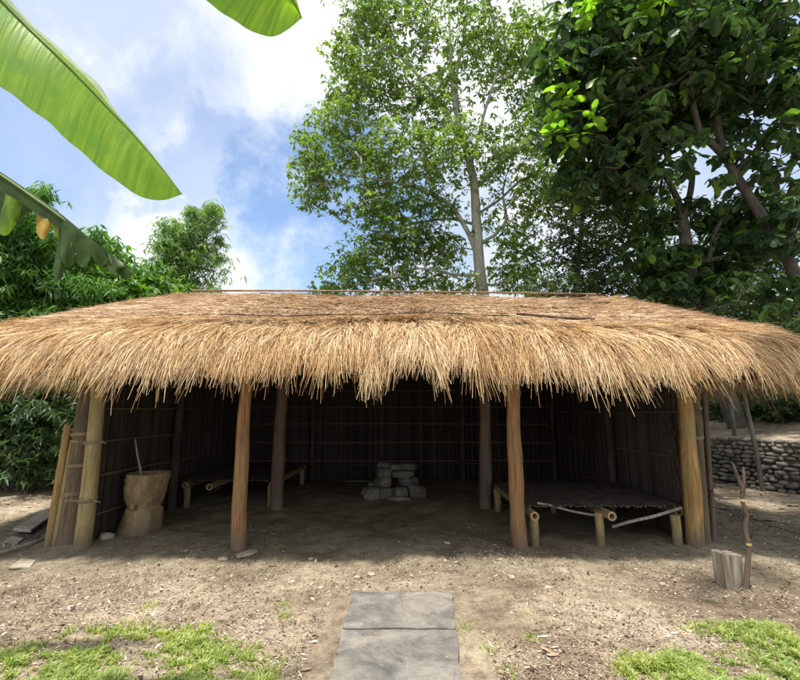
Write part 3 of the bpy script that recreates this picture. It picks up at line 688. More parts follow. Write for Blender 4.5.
# boards, flat stones and a pole on the ground at the left
def board(name, label, quad, th, matk, zb=.0, cat='board', tilt=0):
    bm = bmesh.new(); c0 = np.mean([p for p in quad], axis=0)
    vs = [bm.verts.new((p[0] - c0[0], p[1] - c0[1], 0)) for p in quad]; bm.faces.new(vs); bm.normal_update()
    bmesh.ops.subdivide_edges(bm, edges=bm.edges[:], cuts=6, use_grid_fill=True)
    ret = bmesh.ops.extrude_face_region(bm, geom=bm.faces[:]); ts = [e for e in ret['geom'] if isinstance(e, bmesh.types.BMVert)]
    for v_ in ts: v_.co.z += th
    for v_ in bm.verts:
        n_ = mn.noise(v_.co * 9 + Vector((c0[0], 0, 0))); v_.co += Vector((n_ * .012, mn.noise(v_.co * 7) * .012, n_ * .004))
    bmesh.ops.recalc_face_normals(bm, faces=bm.faces[:])
    me = bpy.data.meshes.new(name); bm.to_mesh(me); bm.free(); me.materials.append(M[matk]); o = bpy.data.objects.new(name, me); COL.objects.link(o)
    o.location = (c0[0], c0[1], near_ground([c0[0]], [c0[1]])[0] + zb); o.rotation_euler.x = tilt
    bv = o.modifiers.new('b', 'BEVEL'); bv.width = .004; bv.limit_method = 'ANGLE'; bv.angle_limit = R(50); tag(o, label, cat); return o
def gq2(pts): return [G(u, v_)[:2] for u, v_ in pts]
board('flat_stone', 'thin pale flat stone on the soil in front of the grey pole', gq2([(8, 567), (31, 566), (36, 559), (22, 557)]), .02, 'pebble', .0, 'stone')
board('board', 'grey board lying on the ground left of the leaning poles, upper of two', gq2([(12, 532), (30, 534), (51, 519), (46, 512)]), .035, 'driftwood', .03)
board('board', 'dark board under the grey board left of the leaning poles', gq2([(14, 536), (34, 539), (56, 526), (30, 522)]), .03, 'dark_wood', -.005)
board('flat_stone', 'small flat stone at the foot of the grey board', gq2([(4, 541), (18, 543), (24, 538), (10, 536)]), .025, 'driftwood', .0, 'stone')
a = Acc(); p0 = gp(-25, 562, .02); p1 = gp(47, 540, .02); tube(a, np.linspace(p0, p1, 8) + rng.normal(0, .004, (8, 3)), .017, 8); o = a.build('ground_pole', M['driftwood'], smooth=True); tag(o, 'slim pale pole lying on the soil at the left edge', 'pole')
a = Acc(); p0 = gp(735, 512, .02); p1 = gp(830, 545, .02); tube(a, np.linspace(p0, p1, 8) + rng.normal(0, .004, (8, 3)), .008, 6); o = a.build('ground_pole', M['driftwood'], smooth=True); tag(o, 'very thin pale rod lying on the ground by the cobble wall', 'pole')
# single stones
for k, (u, v_, w, d_, h_, lb) in enumerate(((223, 558, .11, .09, .05, 'rounded pale stone left of the reddish post foot'), (247, 553, .26, .15, .05, 'flat stone at the foot of the reddish post'),
        (371, 571, .10, .07, .035, 'small pale stone in the soil before the hearth'), (357, 575, .07, .05, .03, 'tiny pale stone beside the small pale stone'), (311, 556, .07, .06, .03, 'light pebble between the reddish post and the hearth'),
        (511, 578, .10, .06, .035, 'white stone chip in front of the orange front post'), (662, 582, .06, .05, .04, 'dark pebble left of the split log'), (106, 540, .16, .13, .10, 'soil covered stone between the corner post and the mortar'),
        (500, 563, .08, .05, .02, 'flat pale chip left of the orange front post'), (447, 546, .09, .07, .03, 'pale stone on the dim floor left of the orange front post'))):
    a = Acc(); p = gp(u, v_, h_ * .25); stone(a, (0, 0, 0), (w, d_, h_), k + 40, rotz(k), .25, .2); o = a.build('stone', M['pebble'], smooth=True); o.location = p; tag(o, lb, 'stone', 'loose stones on the soil')
# ------------------------------------------------------------------ foliage tools
def leaf_mesh(acc, pos, d, nrm, L, W, curl=.15, wide=.4, big=False, mi=0):
    n = len(pos); d = unit(d); s = unit(np.cross(d, nrm)); u = np.cross(s, d)
    L = L[:, None]; W = W[:, None]
    if not big:
        mid = pos + d * L * wide - u * W * .25; l = pos + d * L * wide + s * W; r = pos + d * L * wide - s * W; t = pos + d * L - u * L * curl
        V = np.stack([pos, l, mid, r, t], 1).reshape(-1, 3); k = np.arange(n)[:, None] * 5
        F = np.concatenate([k + np.array([[0, 2, 1]]), k + np.array([[0, 3, 2]]), k + np.array([[1, 2, 4]]), k + np.array([[2, 3, 4]])])
        acc.add(V, F, mi)
    else:
        rows = [pos]
        for t_, w_ in ((.3, .62), (.68, 1.0), (.9, .6)):
            c = pos + d * L * t_ - u * L * curl * t_ * t_
            rows += [c + s * W * w_ + u * W * .12, c - u * W * .12, c - s * W * w_ + u * W * .12]
        rows.append(pos + d * L - u * L * curl)
        V = np.stack(rows, 1).reshape(-1, 3); k = np.arange(n)[:, None] * 11; q4 = []
        for a_ in (1, 4): q4 += [k + np.array([[a_, a_ + 1, a_ + 4, a_ + 3]]), k + np.array([[a_ + 1, a_ + 2, a_ + 5, a_ + 4]])]
        acc.add(V, np.concatenate(q4), mi)
        T = np.concatenate([k + np.array([[0, 2, 1]]), k + np.array([[0, 3, 2]]), k + np.array([[7, 8, 10]]), k + np.array([[8, 9, 10]])])
        acc.f.append(T + acc.n - len(V)); acc.mi.append(np.full(len(T), mi))
def rosettes(acc, c, per, L0, L1, ratio, droop, spread=.04, big=False, wide=.45, curl=.2, axis_rand=.4, mi=0):
    n = len(c); C = np.repeat(c, per, axis=0); m_ = len(C)
    yaw = np.tile(np.linspace(0, 2 * np.pi, per, endpoint=False), n) + np.repeat(rng.uniform(0, 6.3, n), per) + rng.normal(0, .3, m_)
    tiltaxis = np.repeat(rng.normal(0, axis_rand, (n, 3)), per, axis=0)
    d = np.stack([np.cos(yaw), np.sin(yaw), rng.normal(-droop, .3, m_)], -1); d = unit(d + tiltaxis * .6)
    nr = unit(np.array([0, 0, 1.]) + tiltaxis + rng.normal(0, .3, (m_, 3)))
    L = rng.uniform(L0, L1, m_); leaf_mesh(acc, C + rng.normal(0, spread, (m_, 3)), d, nr, L, L * ratio * rng.uniform(.8, 1.15, m_), curl, wide, big, mi)
def blob_points(blobs, dens=1.0, gap=.0, gscale=1.0):
    out = []
    for (u, v_, ru, rv, Y_, dY, n) in blobs:
        n = int(n * dens); c = P(u, v_, Y_); zc = Y_ / ray(u, v_)[1]
        rx = ru / F * zc; rz = rv / F * zc
        d = unit(rng.normal(size=(n, 3))); r = rng.random((n, 1)) ** (1 / 2.2)
        out.append(c + d * r * np.array([rx, dY, rz]))
    p = np.concatenate(out)
    if gap:
        d = np.array([mn.noise(Vector(q) * gscale) for q in p]); p = p[d > gap]
    return p
def grow(limbs, tips, r_tip=.012, expo=.42, seglen=.5, sag=.06, rmax=.2):
    """limbs: list of (points, radii). tips joined to the nearest node, the branch thickens with the tips it carries"""
    nodes = []; 
    for pts, rad in limbs:
        pts = np.asarray(pts, float)
        for k in range(len(pts) - 1):
            m_ = max(2, int(np.linalg.norm(pts[k + 1] - pts[k]) / .3))
            for q_ in np.linspace(0, 1, m_): nodes.append(pts[k] + (pts[k + 1] - pts[k]) * q_)
    nodes = np.array(nodes); par = [-1] * len(nodes); n0 = len(nodes)
    # only the upper parts of limbs may carry twigs
    dist = np.min(np.linalg.norm(tips[:, None, :] - nodes[None, :, :], axis=2), axis=1) if len(tips) * len(nodes) < 4e6 else np.linalg.norm(tips - nodes.mean(0), axis=1)
    cap = np.zeros((len(nodes) + len(tips) * 14, 3)); cap[:n0] = nodes; cnt = n0
    for ti in np.argsort(dist):
        t = tips[ti]; dd = cap[:cnt] - t; e = np.sqrt((dd ** 2).sum(1)) + np.clip(dd[:, 2], 0, None) * .8
        b_ = int(np.argmin(e)); p0 = cap[b_].copy(); l = np.linalg.norm(t - p0)
        k = min(13, max(1, int(l / seglen))); prev = b_
        bow = np.array([rng.normal(0, .05), rng.normal(0, .05), sag]) * l
        for q_ in range(1, k + 1):
            f = q_ / k; cap[cnt] = p0 + (t - p0) * f + bow * math.sin(math.pi * f) + (rng.normal(0, .03, 3) * l if q_ < k else 0); par.append(prev); prev = cnt; cnt += 1
    count = np.ones(cnt); 
    for k in range(cnt - 1, n0 - 1, -1): count[par[k]] += count[k] if par[k] >= n0 else 0
    return cap, par, count, n0, cnt
def branch_mesh(acc, cap, par, count, n0, cnt, r_tip, expo, rmax, sides=5):
    idx = np.arange(n0, cnt); pa = np.array(par)[idx]
    p1 = cap[idx]; p0 = cap[pa]; r1 = np.minimum(r_tip * count[idx] ** expo, rmax); r0 = np.where(pa < n0, r1 * 1.1, np.minimum(r_tip * count[np.minimum(pa, cnt - 1)] ** expo, rmax))
    d = unit(p1 - p0); ref = np.where(np.abs(d[:, 2:3]) > .9, np.array([[1., 0, 0]]), np.array([[0, 0, 1.]])); a_ = unit(np.cross(d, ref)); b_ = np.cross(d, a_)
    th = np.linspace(0, 2 * np.pi, sides, endpoint=False)
    ring = a_[:, None, :] * np.cos(th)[None, :, None] + b_[:, None, :] * np.sin(th)[None, :, None]
    V = np.concatenate([p0[:, None, :] + ring * r0[:, None, None], p1[:, None, :] + ring * r1[:, None, None]], 1).reshape(-1, 3)
    k = np.arange(len(idx))[:, None] * 2 * sides
    for j in range(sides):
        j2 = (j + 1) % sides; acc.f.append(k + np.array([[j, j2, sides + j2, sides + j]]) + acc.n); acc.mi.append(np.zeros(len(idx), int))
    acc.v.append(V); acc.n += len(V)
def tree(name, label, cat, limbs, tips, bark, leafmat_, per, L0, L1, ratio, droop, clusters=3, cspread=.25, big=False, r_tip=.01, expo=.42, rmax=.12, sag=.05, seglen=.5, group=None, wide=.45, curl=.2, extra=None, origin=None):
    org = np.array(limbs[0][0][0], float) if origin is None else np.array(origin); org = np.array([org[0], org[1], max(org[2], 0)])
    t = empty(name, org); tag(t, label, cat, group)
    a = Acc()
    for pts, rad in limbs:
        pts = np.asarray(pts, float); n = len(pts) * 4; s_ = np.linspace(0, len(pts) - 1, n); bse = np.arange(len(pts))
        # Catmull-Rom style smoothing
        pp = np.stack([np.interp(s_, bse, pts[:, k]) for k in range(3)], -1)
        for _ in range(2): pp[1:-1] = (pp[:-2] + 2 * pp[1:-1] + pp[2:]) / 4
        rr = np.interp(s_, np.linspace(0, len(pts) - 1, len(rad)), rad); tube(a, pp, rr, 12, rough=.05)
    cap, par, count, n0, cnt = grow(limbs, tips, seglen=seglen, sag=sag); branch_mesh(a, cap, par, count, n0, cnt, r_tip, expo, rmax)
    a.build('trunk', M[bark], t, smooth=True)
    a = Acc()
    C = np.repeat(tips, clusters, axis=0) + rng.normal(0, cspread, (len(tips) * clusters, 3)) * np.array([1, 1, .75])
    rosettes(a, C, per, L0, L1, ratio, droop, .03, big, wide, curl)
    mats = [M[leafmat_]]
    if extra: extra(a, mats)
    a.build('crown', mats, t)
    return t
# ---- tall pale tree behind the hut
D1 = 14.0
def PP(lst, Y_): return [P(u, v_, Y_ + (dy[0] if dy else 0)) for (u, v_, *dy) in lst]
limbs = [(PP([(486, 420), (484, 300), (479, 270), (476, 215), (474, 180), (466, 150), (459, 130), (452, 90), (450, 40), (448, -20)], D1), [.21, .20, .18, .15, .13, .10, .075, .05, .03]),
    (PP([(480, 265), (470, 235), (452, 205), (425, 190), (395, 182, -.5), (365, 178, -1)], D1), [.09, .08, .07, .05, .03]),
    (PP([(458, 140), (450, 118), (432, 95), (410, 65), (385, 45, -.5)], D1), [.09, .07, .05, .03]),
    (PP([(462, 142), (455, 80), (462, 50), (468, 10)], D1 + .3), [.07, .05, .03]),
    (PP([(470, 170), (485, 110), (498, 70), (505, 40)], D1 - .2), [.06, .045, .03]),
    (PP([(478, 245), (495, 235), (508, 220), (502, 195), (505, 180)], D1), [.06, .05, .03]),
    (PP([(474, 190), (505, 160), (535, 138), (560, 120)], D1 + .6), [.07, .06, .04]),
    (PP([(476, 215), (500, 200), (520, 180), (545, 170)], D1 + .4), [.05, .04, .03]),
    (PP([(480, 275), (455, 275), (425, 268), (395, 270)], D1 - .5), [.055, .04, .03]),
    (PP([(477, 225), (450, 218), (420, 222), (385, 232)], D1 + .4), [.05, .04, .03])]
blobs = [(390, 30, 50, 35, D1, 1.6, 60), (420, -30, 110, 40, D1, 2, 90), (470, 40, 60, 60, D1, 2, 75), (520, 60, 45, 55, D1, 1.6, 55), (375, 90, 45, 35, D1, 1.4, 50), (352, 95, 22, 22, D1, 1, 16), (430, 105, 45, 35, D1, 1.5, 45),
    (345, 135, 40, 28, D1 - .3, 1.3, 45), (312, 160, 24, 26, D1 - .6, 1, 24), (322, 190, 24, 20, D1 - .6, 1, 20), (385, 165, 50, 32, D1 - .5, 1.5, 60), (440, 160, 45, 32, D1 - .6, 1.5, 45), (500, 150, 45, 40, D1 - .4, 1.5, 45),
    (375, 210, 38, 22, D1 - .4, 1.2, 36), (420, 210, 40, 26, D1, 1.2, 34), (400, 245, 40, 20, D1, 1.2, 34), (365, 262, 32, 16, D1 - .3, 1.1, 28), (440, 250, 34, 20, D1 + .3, 1.1, 26), (340, 285, 30, 12, D1 - .2, 1, 20), (400, 283, 40, 14, D1, 1.1, 24), (450, 285, 32, 14, D1, 1, 20),
    (510, 225, 32, 34, D1 + .4, 1.3, 30), (520, 270, 40, 28, D1 + .4, 1.3, 40), (540, 120, 32, 44, D1 + .8, 1.4, 55), (545, 190, 26, 30, D1 + .6, 1.2, 34), (545, 50, 28, 40, D1 + .4, 1.2, 36), (345, 60, 22, 26, D1, 1, 16), (365, 20, 25, 25, D1, 1, 20)]
tips = blob_points(blobs, 1.15)
tree('tall_tree', 'tall light green tree with a pale trunk rising behind the middle of the roof', 'tree', limbs, tips, 'bark_pale', 'leaf_centre', 6, .12, .23, .20, .5, clusters=7, cspread=.26, r_tip=.008, expo=.36, rmax=.055)
# ---- large-leaved tree at the upper right
D2 = 9.5
limbs = [([P(845, 440, D2 + 1) * np.array([1, 1, 0]) + np.array([0, 0, .6])] + PP([(815, 330), (790, 262), (768, 225), (745, 190), (724, 155), (705, 138), (685, 128)], D2), [.15, .14, .12, .11, .095, .085, .07, .045]),
    (PP([(724, 157), (716, 120), (722, 85), (728, 40), (740, -10)], D2 + .2), [.1, .08, .05, .03]),
    (PP([(700, 136), (692, 100), (696, 60), (690, 20)], D2 - .3), [.07, .05, .03]),
    ([P(815, 330, D2), np.array([10.4, 7.8, 6.6]), np.array([8.4, 5.6, 9.0]), np.array([6.2, 3.6, 9.5])], [.12, .09, .07, .03]),
    ]
blobs2 = [(600, 30, 45, 40, D2, 1.2, 50), (585, 80, 38, 40, D2, 1, 40), (640, 20, 45, 35, D2, 1.2, 45), (650, 75, 50, 40, D2 + .3, 1.3, 55), (700, 35, 50, 40, D2, 1.3, 55), (760, 20, 60, 35, D2, 1.3, 60), (610, 120, 42, 30, D2 + .2, 1, 36), (700, 90, 45, 30, D2 + .5, 1.2, 40), (780, 75, 40, 38, D2, 1.2, 40),
    (570, 130, 24, 26, D2, .8, 18), (590, 165, 40, 24, D2 + .4, 1, 26), (640, 130, 30, 22, D2 - .3, .8, 18), (740, 110, 30, 22, D2 + .4, 1, 18), (775, 140, 35, 24, D2, 1, 14), (790, 205, 30, 30, D2 + .5, 1, 10), (830, 120, 40, 80, D2, 1.3, 40), (680, -30, 140, 30, D2, 1.6, 80), (790, 230, 30, 40, D2 - .5, .5, 16), (795, 300, 24, 30, D2 - .3, .5, 12), (760, 160, 40, 30, D2 - .4, .6, 10), (550, 60, 18, 30, D2, .6, 14), (720, 60, 60, 50, D2 - .6, .8, 40), (620, 70, 60, 50, D2 - .6, .8, 40), (640, 165, 44, 24, D2, 1, 26)]
tips = blob_points(blobs2, .78)
tips = np.concatenate([tips, np.array([6.3, 4.2, 9.6]) + rng.normal(0, 1, (170, 3)) * np.array([1.2, 1.5, .4])])
def youngleaves(a, mats):
    mats.append(M['leaf_young'])
    yb = blob_points([(565, 95, 10, 40, D2 - .9, .3, 9), (580, 15, 14, 20, D2 - .9, .3, 5), (560, 130, 12, 20, D2 - .7, .3, 6), (655, 10, 20, 12, D2 - 1.2, .3, 5), (590, 125, 16, 12, D2 - .9, .3, 3), (705, 5, 20, 10, D2 - 1.2, .2, 3)])
    rosettes(a, yb, 5, .2, .34, .27, .1, .03, True, mi=1)
tree('broadleaf_tree', 'dark tree with large glossy leaves and a thick leaning trunk at the upper right', 'tree', limbs, tips, 'bark_grey', 'leaf_big', 7, .15, .40, .26, .55, clusters=3, cspread=.27, big=True, r_tip=.009, expo=.38, rmax=.05, extra=youngleaves)
# second fork tree
D3 = 10.5
limbs = [([P(742, 432, D3 + .5) * np.array([1, 1, 0]) + np.array([0, 0, .7])] + PP([(720, 380), (700, 320), (688, 260), (682, 215)], D3), [.2, .18, .15, .13, .11]),
    (PP([(683, 220), (676, 195), (660, 165), (640, 148), (632, 130)], D3), [.085, .075, .06, .04]),
    (PP([(682, 218), (690, 195), (693, 170), (683, 150), (672, 140)], D3), [.085, .07, .055, .04]),
    (PP([(640, 148), (650, 125), (655, 100)], D3), [.04, .03, .02])]
tips = blob_points([(640, 115, 50, 30, D3 + .3, 1, 40), (690, 110, 50, 30, D3 + .5, 1, 40), (610, 150, 30, 24, D3, 1, 22), (740, 215, 40, 24, D3 + .6, 1, 30), (650, 215, 34, 24, D3 + .5, 1, 22), (715, 260, 40, 26, D3 + .5, 1, 34), (650, 260, 34, 22, D3 + .3, 1, 22), (620, 190, 30, 24, D3 + .6, 1, 20), (690, 290, 50, 16, D3, 1, 24)], 1.0)
tree('broadleaf_tree', 'grey forked tree standing left of the thick leaning trunk', 'tree', limbs, tips, 'bark_grey', 'leaf_big', 7, .14, .34, .26, .55, clusters=4, cspread=.22, big=True, r_tip=.011, expo=.4, rmax=.06)
# ---- dark small-leaved trees behind, right
def backtree(label, base, trunk_px, Yt, blobs, leafk='leaf_dark', dens=1, name='evergreen_tree', L=(.08, .15), clusters=9, ratio=.25, group='dark trees behind the right end of the roof', bark='bark_grey'):
    top = PP(trunk_px, Yt); b0 = np.array([top[0][0], Yt, base]); limbs = [([b0] + top, list(np.linspace(.16, .04, len(top) + 1)))]
    tips = blob_points(blobs, dens)
    return tree(name, label, 'tree', limbs, tips, bark, leafk, 6, L[0], L[1], ratio, .3, clusters=clusters, cspread=.26, r_tip=.008, expo=.38, rmax=.05, group=group)
backtree('dark bushy tree between the pale trunk and the forked tree', 0, [(575, 330), (578, 260), (585, 200)], 13.0, [(560, 200, 32, 30, 13, 1.2, 40), (600, 200, 42, 30, 13, 1.2, 55), (575, 250, 45, 30, 13, 1.3, 60), (625, 250, 42, 32, 13, 1.3, 60), (590, 290, 60, 22, 13, 1.3, 65), (550, 292, 28, 16, 12.6, 1, 24), (648, 200, 30, 24, 13.4, 1, 26)], dens=1.2)
backtree('dark tree with small leaves behind the forked grey tree', .8, [(690, 340), (692, 300), (700, 260)], 14.0, [(660, 290, 45, 28, 14, 1.3, 60), (720, 300, 50, 26, 14, 1.3, 60), (700, 250, 45, 28, 14.5, 1.3, 45), (770, 320, 50, 24, 14, 1.3, 55)], dens=1.25)
backtree('dark tree with small leaves behind the leaning trunk at the right edge', .9, [(800, 340), (790, 280), (785, 240)], 13.5, [(790, 260, 40, 30, 13.5, 1.2, 50), (800, 310, 50, 30, 13.5, 1.2, 60), (750, 265, 35, 24, 14, 1.2, 34), (770, 340, 50, 20, 13, 1, 50), (840, 300, 40, 60, 13, 1.2, 50), (785, 215, 36, 34, 14, 1.2, 46), (730, 225, 34, 26, 14, 1.2, 30)], dens=1.2)
# ---- slender trunks at the right, beside the cobble wall
for (ub, vb, pts, lb) in ((737, 482, [(735, 440), (731, 400), (728, 350), (722, 322)], 'leftmost of the slender grey trunks by the cobble wall'), (763, 491, [(755, 445), (746, 405), (738, 360), (734, 330)], 'middle one of the slender grey trunks by the cobble wall'), (802, 478, [(796, 450), (784, 425), (776, 395), (773, 350)], 'crooked slender trunk at the right edge by the cobble wall')):
    b0 = G(ub, vb); Yt = b0[1]
    limbs = [([b0 + np.array([0, 0, -.05])] + PP(pts, Yt), [.045, .04, .03, .022])]
    e = limbs[0][0][-1]; tips = e + rng.normal(0, .4, (22, 3)) + np.array([0, .5, .25])
    tree('sapling', lb, 'tree', limbs, tips, 'bark_grey', 'leaf_dark', 6, .1, .18, .25, .3, clusters=5, cspread=.25, group='slender trees by the cobble wall')
# ------------------------------------------------------------------ embankment and cobble wall
wa = np.array([(4.9, 16.0), (5.9, 12.6), (6.75, 10.2), (7.3, 8.7), (8.2, 7.4), (9.6, 6.4)])
wd = np.concatenate([[0], np.cumsum(np.linalg.norm(np.diff(wa, axis=0), axis=1))])
def wall_at(s): return np.array([np.interp(s, wd, wa[:, 0]), np.interp(s, wd, wa[:, 1])])
a = Acc(); rowh = .082; k = 0
for r_ in range(12):
    s = rng.uniform(0, .1)
    while s < wd[-1]:
        w = rng.uniform(.09, .27); c = wall_at(s + w / 2); d = wall_at(s + w / 2 + .1) - c; ang = math.atan2(d[1], d[0])
        c3 = np.array([c[0] + .015 * r_, c[1] + .01 * r_, .03 + r_ * rowh + rng.normal(0, .014)])
        stone(a, c3, (w * 1.02, rng.uniform(.16, .24), rowh * rng.uniform(.9, 1.45)), k % 37, rotz(ang) @ roty(rng.normal(0, .12)), .15, .15, False); k += 1; s += w * .98
o = a.build('cobble_wall', M['cobble'], smooth=True); tag(o, 'low retaining wall of rounded grey cobbles right of the hut', 'wall')
a = Acc(); ns = 40
rows = []
for off, z in ((.12, .0), (.16, .96), (.5, 1.0), (1.4, 1.1), (3, 1.5), (6, 2.2), (14, 3.2), (40, 4)):
    for s in np.linspace(0, wd[-1], ns):
        c = wall_at(s); d = unit(wall_at(min(s + .3, wd[-1])) - wall_at(max(s - .3, 0))); nn = np.array([-d[1], d[0]]); nn = nn if nn[0] > 0 else -nn
        p = c + nn * off * np.array([1, 1]); zz_ = z + (.06 * mn.noise(Vector((p[0], p[1], 0)) * 1.2) + .03 * mn.noise(Vector((p[0], p[1], 5)) * 4) if z > .5 else 0)
        rows.append((p[0], p[1], zz_))
i = np.arange(7)[:, None] * ns; j = np.arange(ns - 1)[None, :]
a.add(np.array(rows), np.stack([i + j, i + j + 1, i + ns + j + 1, i + ns + j], -1).reshape(-1, 4))
o = a.build('embankment', M['soil'], smooth=True); tag(o, kind='structure')
# shrubs on the bank
for k, (u, v_, Y_, ru, rv, lb) in enumerate(((735, 385, 13.5, 40, 24, 'dark shrub on the bank just right of the hut corner'), (790, 388, 12.0, 36, 18, 'green shrub on the bank at the right edge'), (738, 412, 12.2, 26, 12, 'low dark bush above the far end of the cobble wall'), (792, 412, 10.6, 26, 12, 'low dark bush above the cobble wall at the right edge'), (765, 408, 12.6, 22, 12, 'low bush between the two dark bushes above the cobble wall'), (705, 380, 17, 40, 40, 'dark shrub behind the hut corner at the right'))):
    c = P(u, v_, Y_); limbs = [([np.array([c[0] + dx, Y_, .9 + .2 * k]), c + np.array([dx * 2, 0, -.2])], [.03, .015]) for dx in (-.2, 0, .25)]
    tips = blob_points([(u, v_, ru, rv, Y_, .9, 60)]); tree('shrub', lb, 'shrub', limbs, tips, 'bark_grey', 'leaf_dark' if k != 1 else 'leaf_shrub', 6, .1, .19, .3, .2, clusters=7, cspread=.2, group='shrubs on the bank', origin=(c[0], Y_, .9))
# ------------------------------------------------------------------ bamboo at the left
def bamboo(label, X0, Y0, n, H, leafk='leaf_bamboo', lean=(0, 0), spread=.5, dens=1, L=(.16, .30), ratio=.09, z0=.5, name='bamboo_clump', arch=.9, group='bamboo clumps left of the hut', nodes_per=26, r=.014, cl=3, cone=0):
    t = empty(name, (X0, Y0, 0)); tag(t, label, 'bamboo', group)
    tips = []
    for k in range(n):
        a = Acc(); b0 = np.array([X0, Y0]) + rng.normal(0, spread * .5, 2); az = rng.uniform(0, 6.3); h = H * rng.uniform(.7, 1); q_ = np.linspace(0, 1, 12)
        ox = (np.cos(az) * arch + lean[0]) * q_ ** 2.4; oy = (np.sin(az) * arch + lean[1]) * q_ ** 2.4
        pts = np.stack([b0[0] + ox, b0[1] + oy, -.05 + h * (q_ - .12 * q_ ** 4)], -1); tube(a, pts, r * np.linspace(1, .25, 12), 6)
        m_ = int(nodes_per * dens); f = z0 / h + (1 - z0 / h) * rng.random(m_) ** .8; base = np.stack([np.interp(f, q_, pts[:, c]) for c in range(3)], -1)
        dr = unit(np.stack([rng.normal(size=m_), rng.normal(size=m_), rng.uniform(-.1, .8, m_)], -1)); ln = rng.uniform(.25, .85, m_) * (1.15 - .55 * f) * (1 + cone * (1 - f) ** .8 * 1.4 - .4 * (cone > 0))
        for b_, d_, l_ in zip(base, dr, ln):
            e = b_ + d_ * l_ + np.array([0, 0, -.15 * l_]); tube(a, [b_, (b_ + e) / 2 + np.array([0, 0, .06 * l_]), e], [.005, .004, .002], 3, False)
            for g_ in np.linspace(.35, 1, 4): tips.append(b_ + (e - b_) * g_)
        tips.append(pts[-1]); a.build('culm', M['culm'], t, smooth=True)
    tips = np.array(tips); C = np.repeat(tips, cl, axis=0) + rng.normal(0, .08, (len(tips) * cl, 3)); a = Acc()
    rosettes(a, C, 4, L[0], L[1], ratio, .65, .02, False, .35, .25)
    a.build('crown', M[leafk], t); return t
bamboo('dense bamboo clump at the far left edge', -8.8, 10.0, 13, 7.4, spread=1.0, lean=(.3, -.2), dens=2.2, z0=1.0)
bamboo('dense bamboo clump left of the hut corner', -7.4, 10.8, 12, 5.1, spread=1.1, lean=(.0, -.2), dens=1.8)
bamboo('low bamboo clump beside the hut wall', -6.1, 10.2, 8, 4.2, spread=.8, dens=1.3, z0=.2)
bamboo('tall bamboo clump rising above the left roof end', -6.45, 12.8, 9, 9.2, 'leaf_plume', spread=.35, lean=(.1, 0), arch=.75, dens=3.0, cone=2.6, cl=2, L=(.14, .26))
bamboo('bamboo clump behind the others at the left', -9.5, 12.5, 10, 6.6, spread=1.3, dens=1.5)
# palmate shrubs showing above the roof at the left
for k, (u, v_, Y_, ru, rv, lb) in enumerate(((40, 300, 10.2, 45, 22, 'bright green shrub nearest the left roof corner'), (105, 288, 10.6, 45, 22, 'bright green shrub behind the left roof slope'), (20, 250, 10.4, 40, 40, 'green bush above the left edge of the roof'), (90, 255, 11, 42, 22, 'green bush below the torn banana leaf'), (150, 285, 11.5, 34, 16, 'green bush at the foot of the tall bamboo'))):
    c = P(u, v_, Y_); limbs = [([np.array([c[0] + dx, Y_, 0]), np.array([c[0] + dx * 1.5, Y_, c[2] * .6]), c + np.array([dx * 2, 0, -.2])], [.022, .018, .01]) for dx in (-.25, .05, .3)]
    tips = blob_points([(u, v_, ru, rv, Y_, .8, 75), (u, v_ + 50, ru * .9, 45, Y_ + .3, .7, 45)]); tree('shrub', lb, 'shrub', limbs, tips, 'culm', 'leaf_shrub', 7, .14, .27, .17, .45, clusters=5, cspread=.16, r_tip=.005, rmax=.03, group='shrubs beyond the left end of the roof', origin=(c[0], Y_, 0))
# low undergrowth behind the ground at the left
for k, (X0, Y0, lb) in enumerate(((-7.35, 8.9, 'dark undergrowth bush near the left edge below the bamboo'), (-6.35, 8.9, 'dark undergrowth bush left of the leaning poles'), (-8.3, 8.9, 'dark undergrowth bush at the left picture edge'))):
    tips = np.array([X0, Y0, .85]) + rng.normal(0, 1, (120, 3)) * np.array([.55, .4, .9]) + np.array([0, 0, .3]); tips = tips[tips[:, 2] > .15]
    limbs = [([np.array([X0 + dx, Y0, 0]), np.array([X0 + dx * 2.5, Y0, 1.0])], [.02, .01]) for dx in (-.2, 0, .2)]
    tree('bush', lb, 'shrub', limbs, tips, 'culm', 'leaf_under', 6, .13, .26, .12, .5, clusters=5, cspread=.15, r_tip=.004, rmax=.015, group='undergrowth left of the hut', wide=.4)
# ------------------------------------------------------------------ far wood closing the horizon
a = Acc(); b2 = Acc()
pts = []
for k in range(1500):
    az = rng.uniform(-75, 75); dd = rng.uniform(24, 36); hgt = rng.uniform(0, 1) ** .8 * (4.2 + 1.2 * math.sin(az * .11) + .8 * math.sin(az * .37))
    pts.append((dd * math.sin(R(az)), dd * math.cos(R(az)), hgt + .2))
pts = np.array(pts); C = np.repeat(pts, 16, axis=0) + rng.normal(0, .8, (len(pts) * 16, 3)); rosettes(a, C, 5, .35, .6, .35, .2, .1)
o = a.build('far_wood', M['leaf_dark']); tag(o, 'distant belt of dark trees and bushes behind the hut', 'wood', kind='stuff')
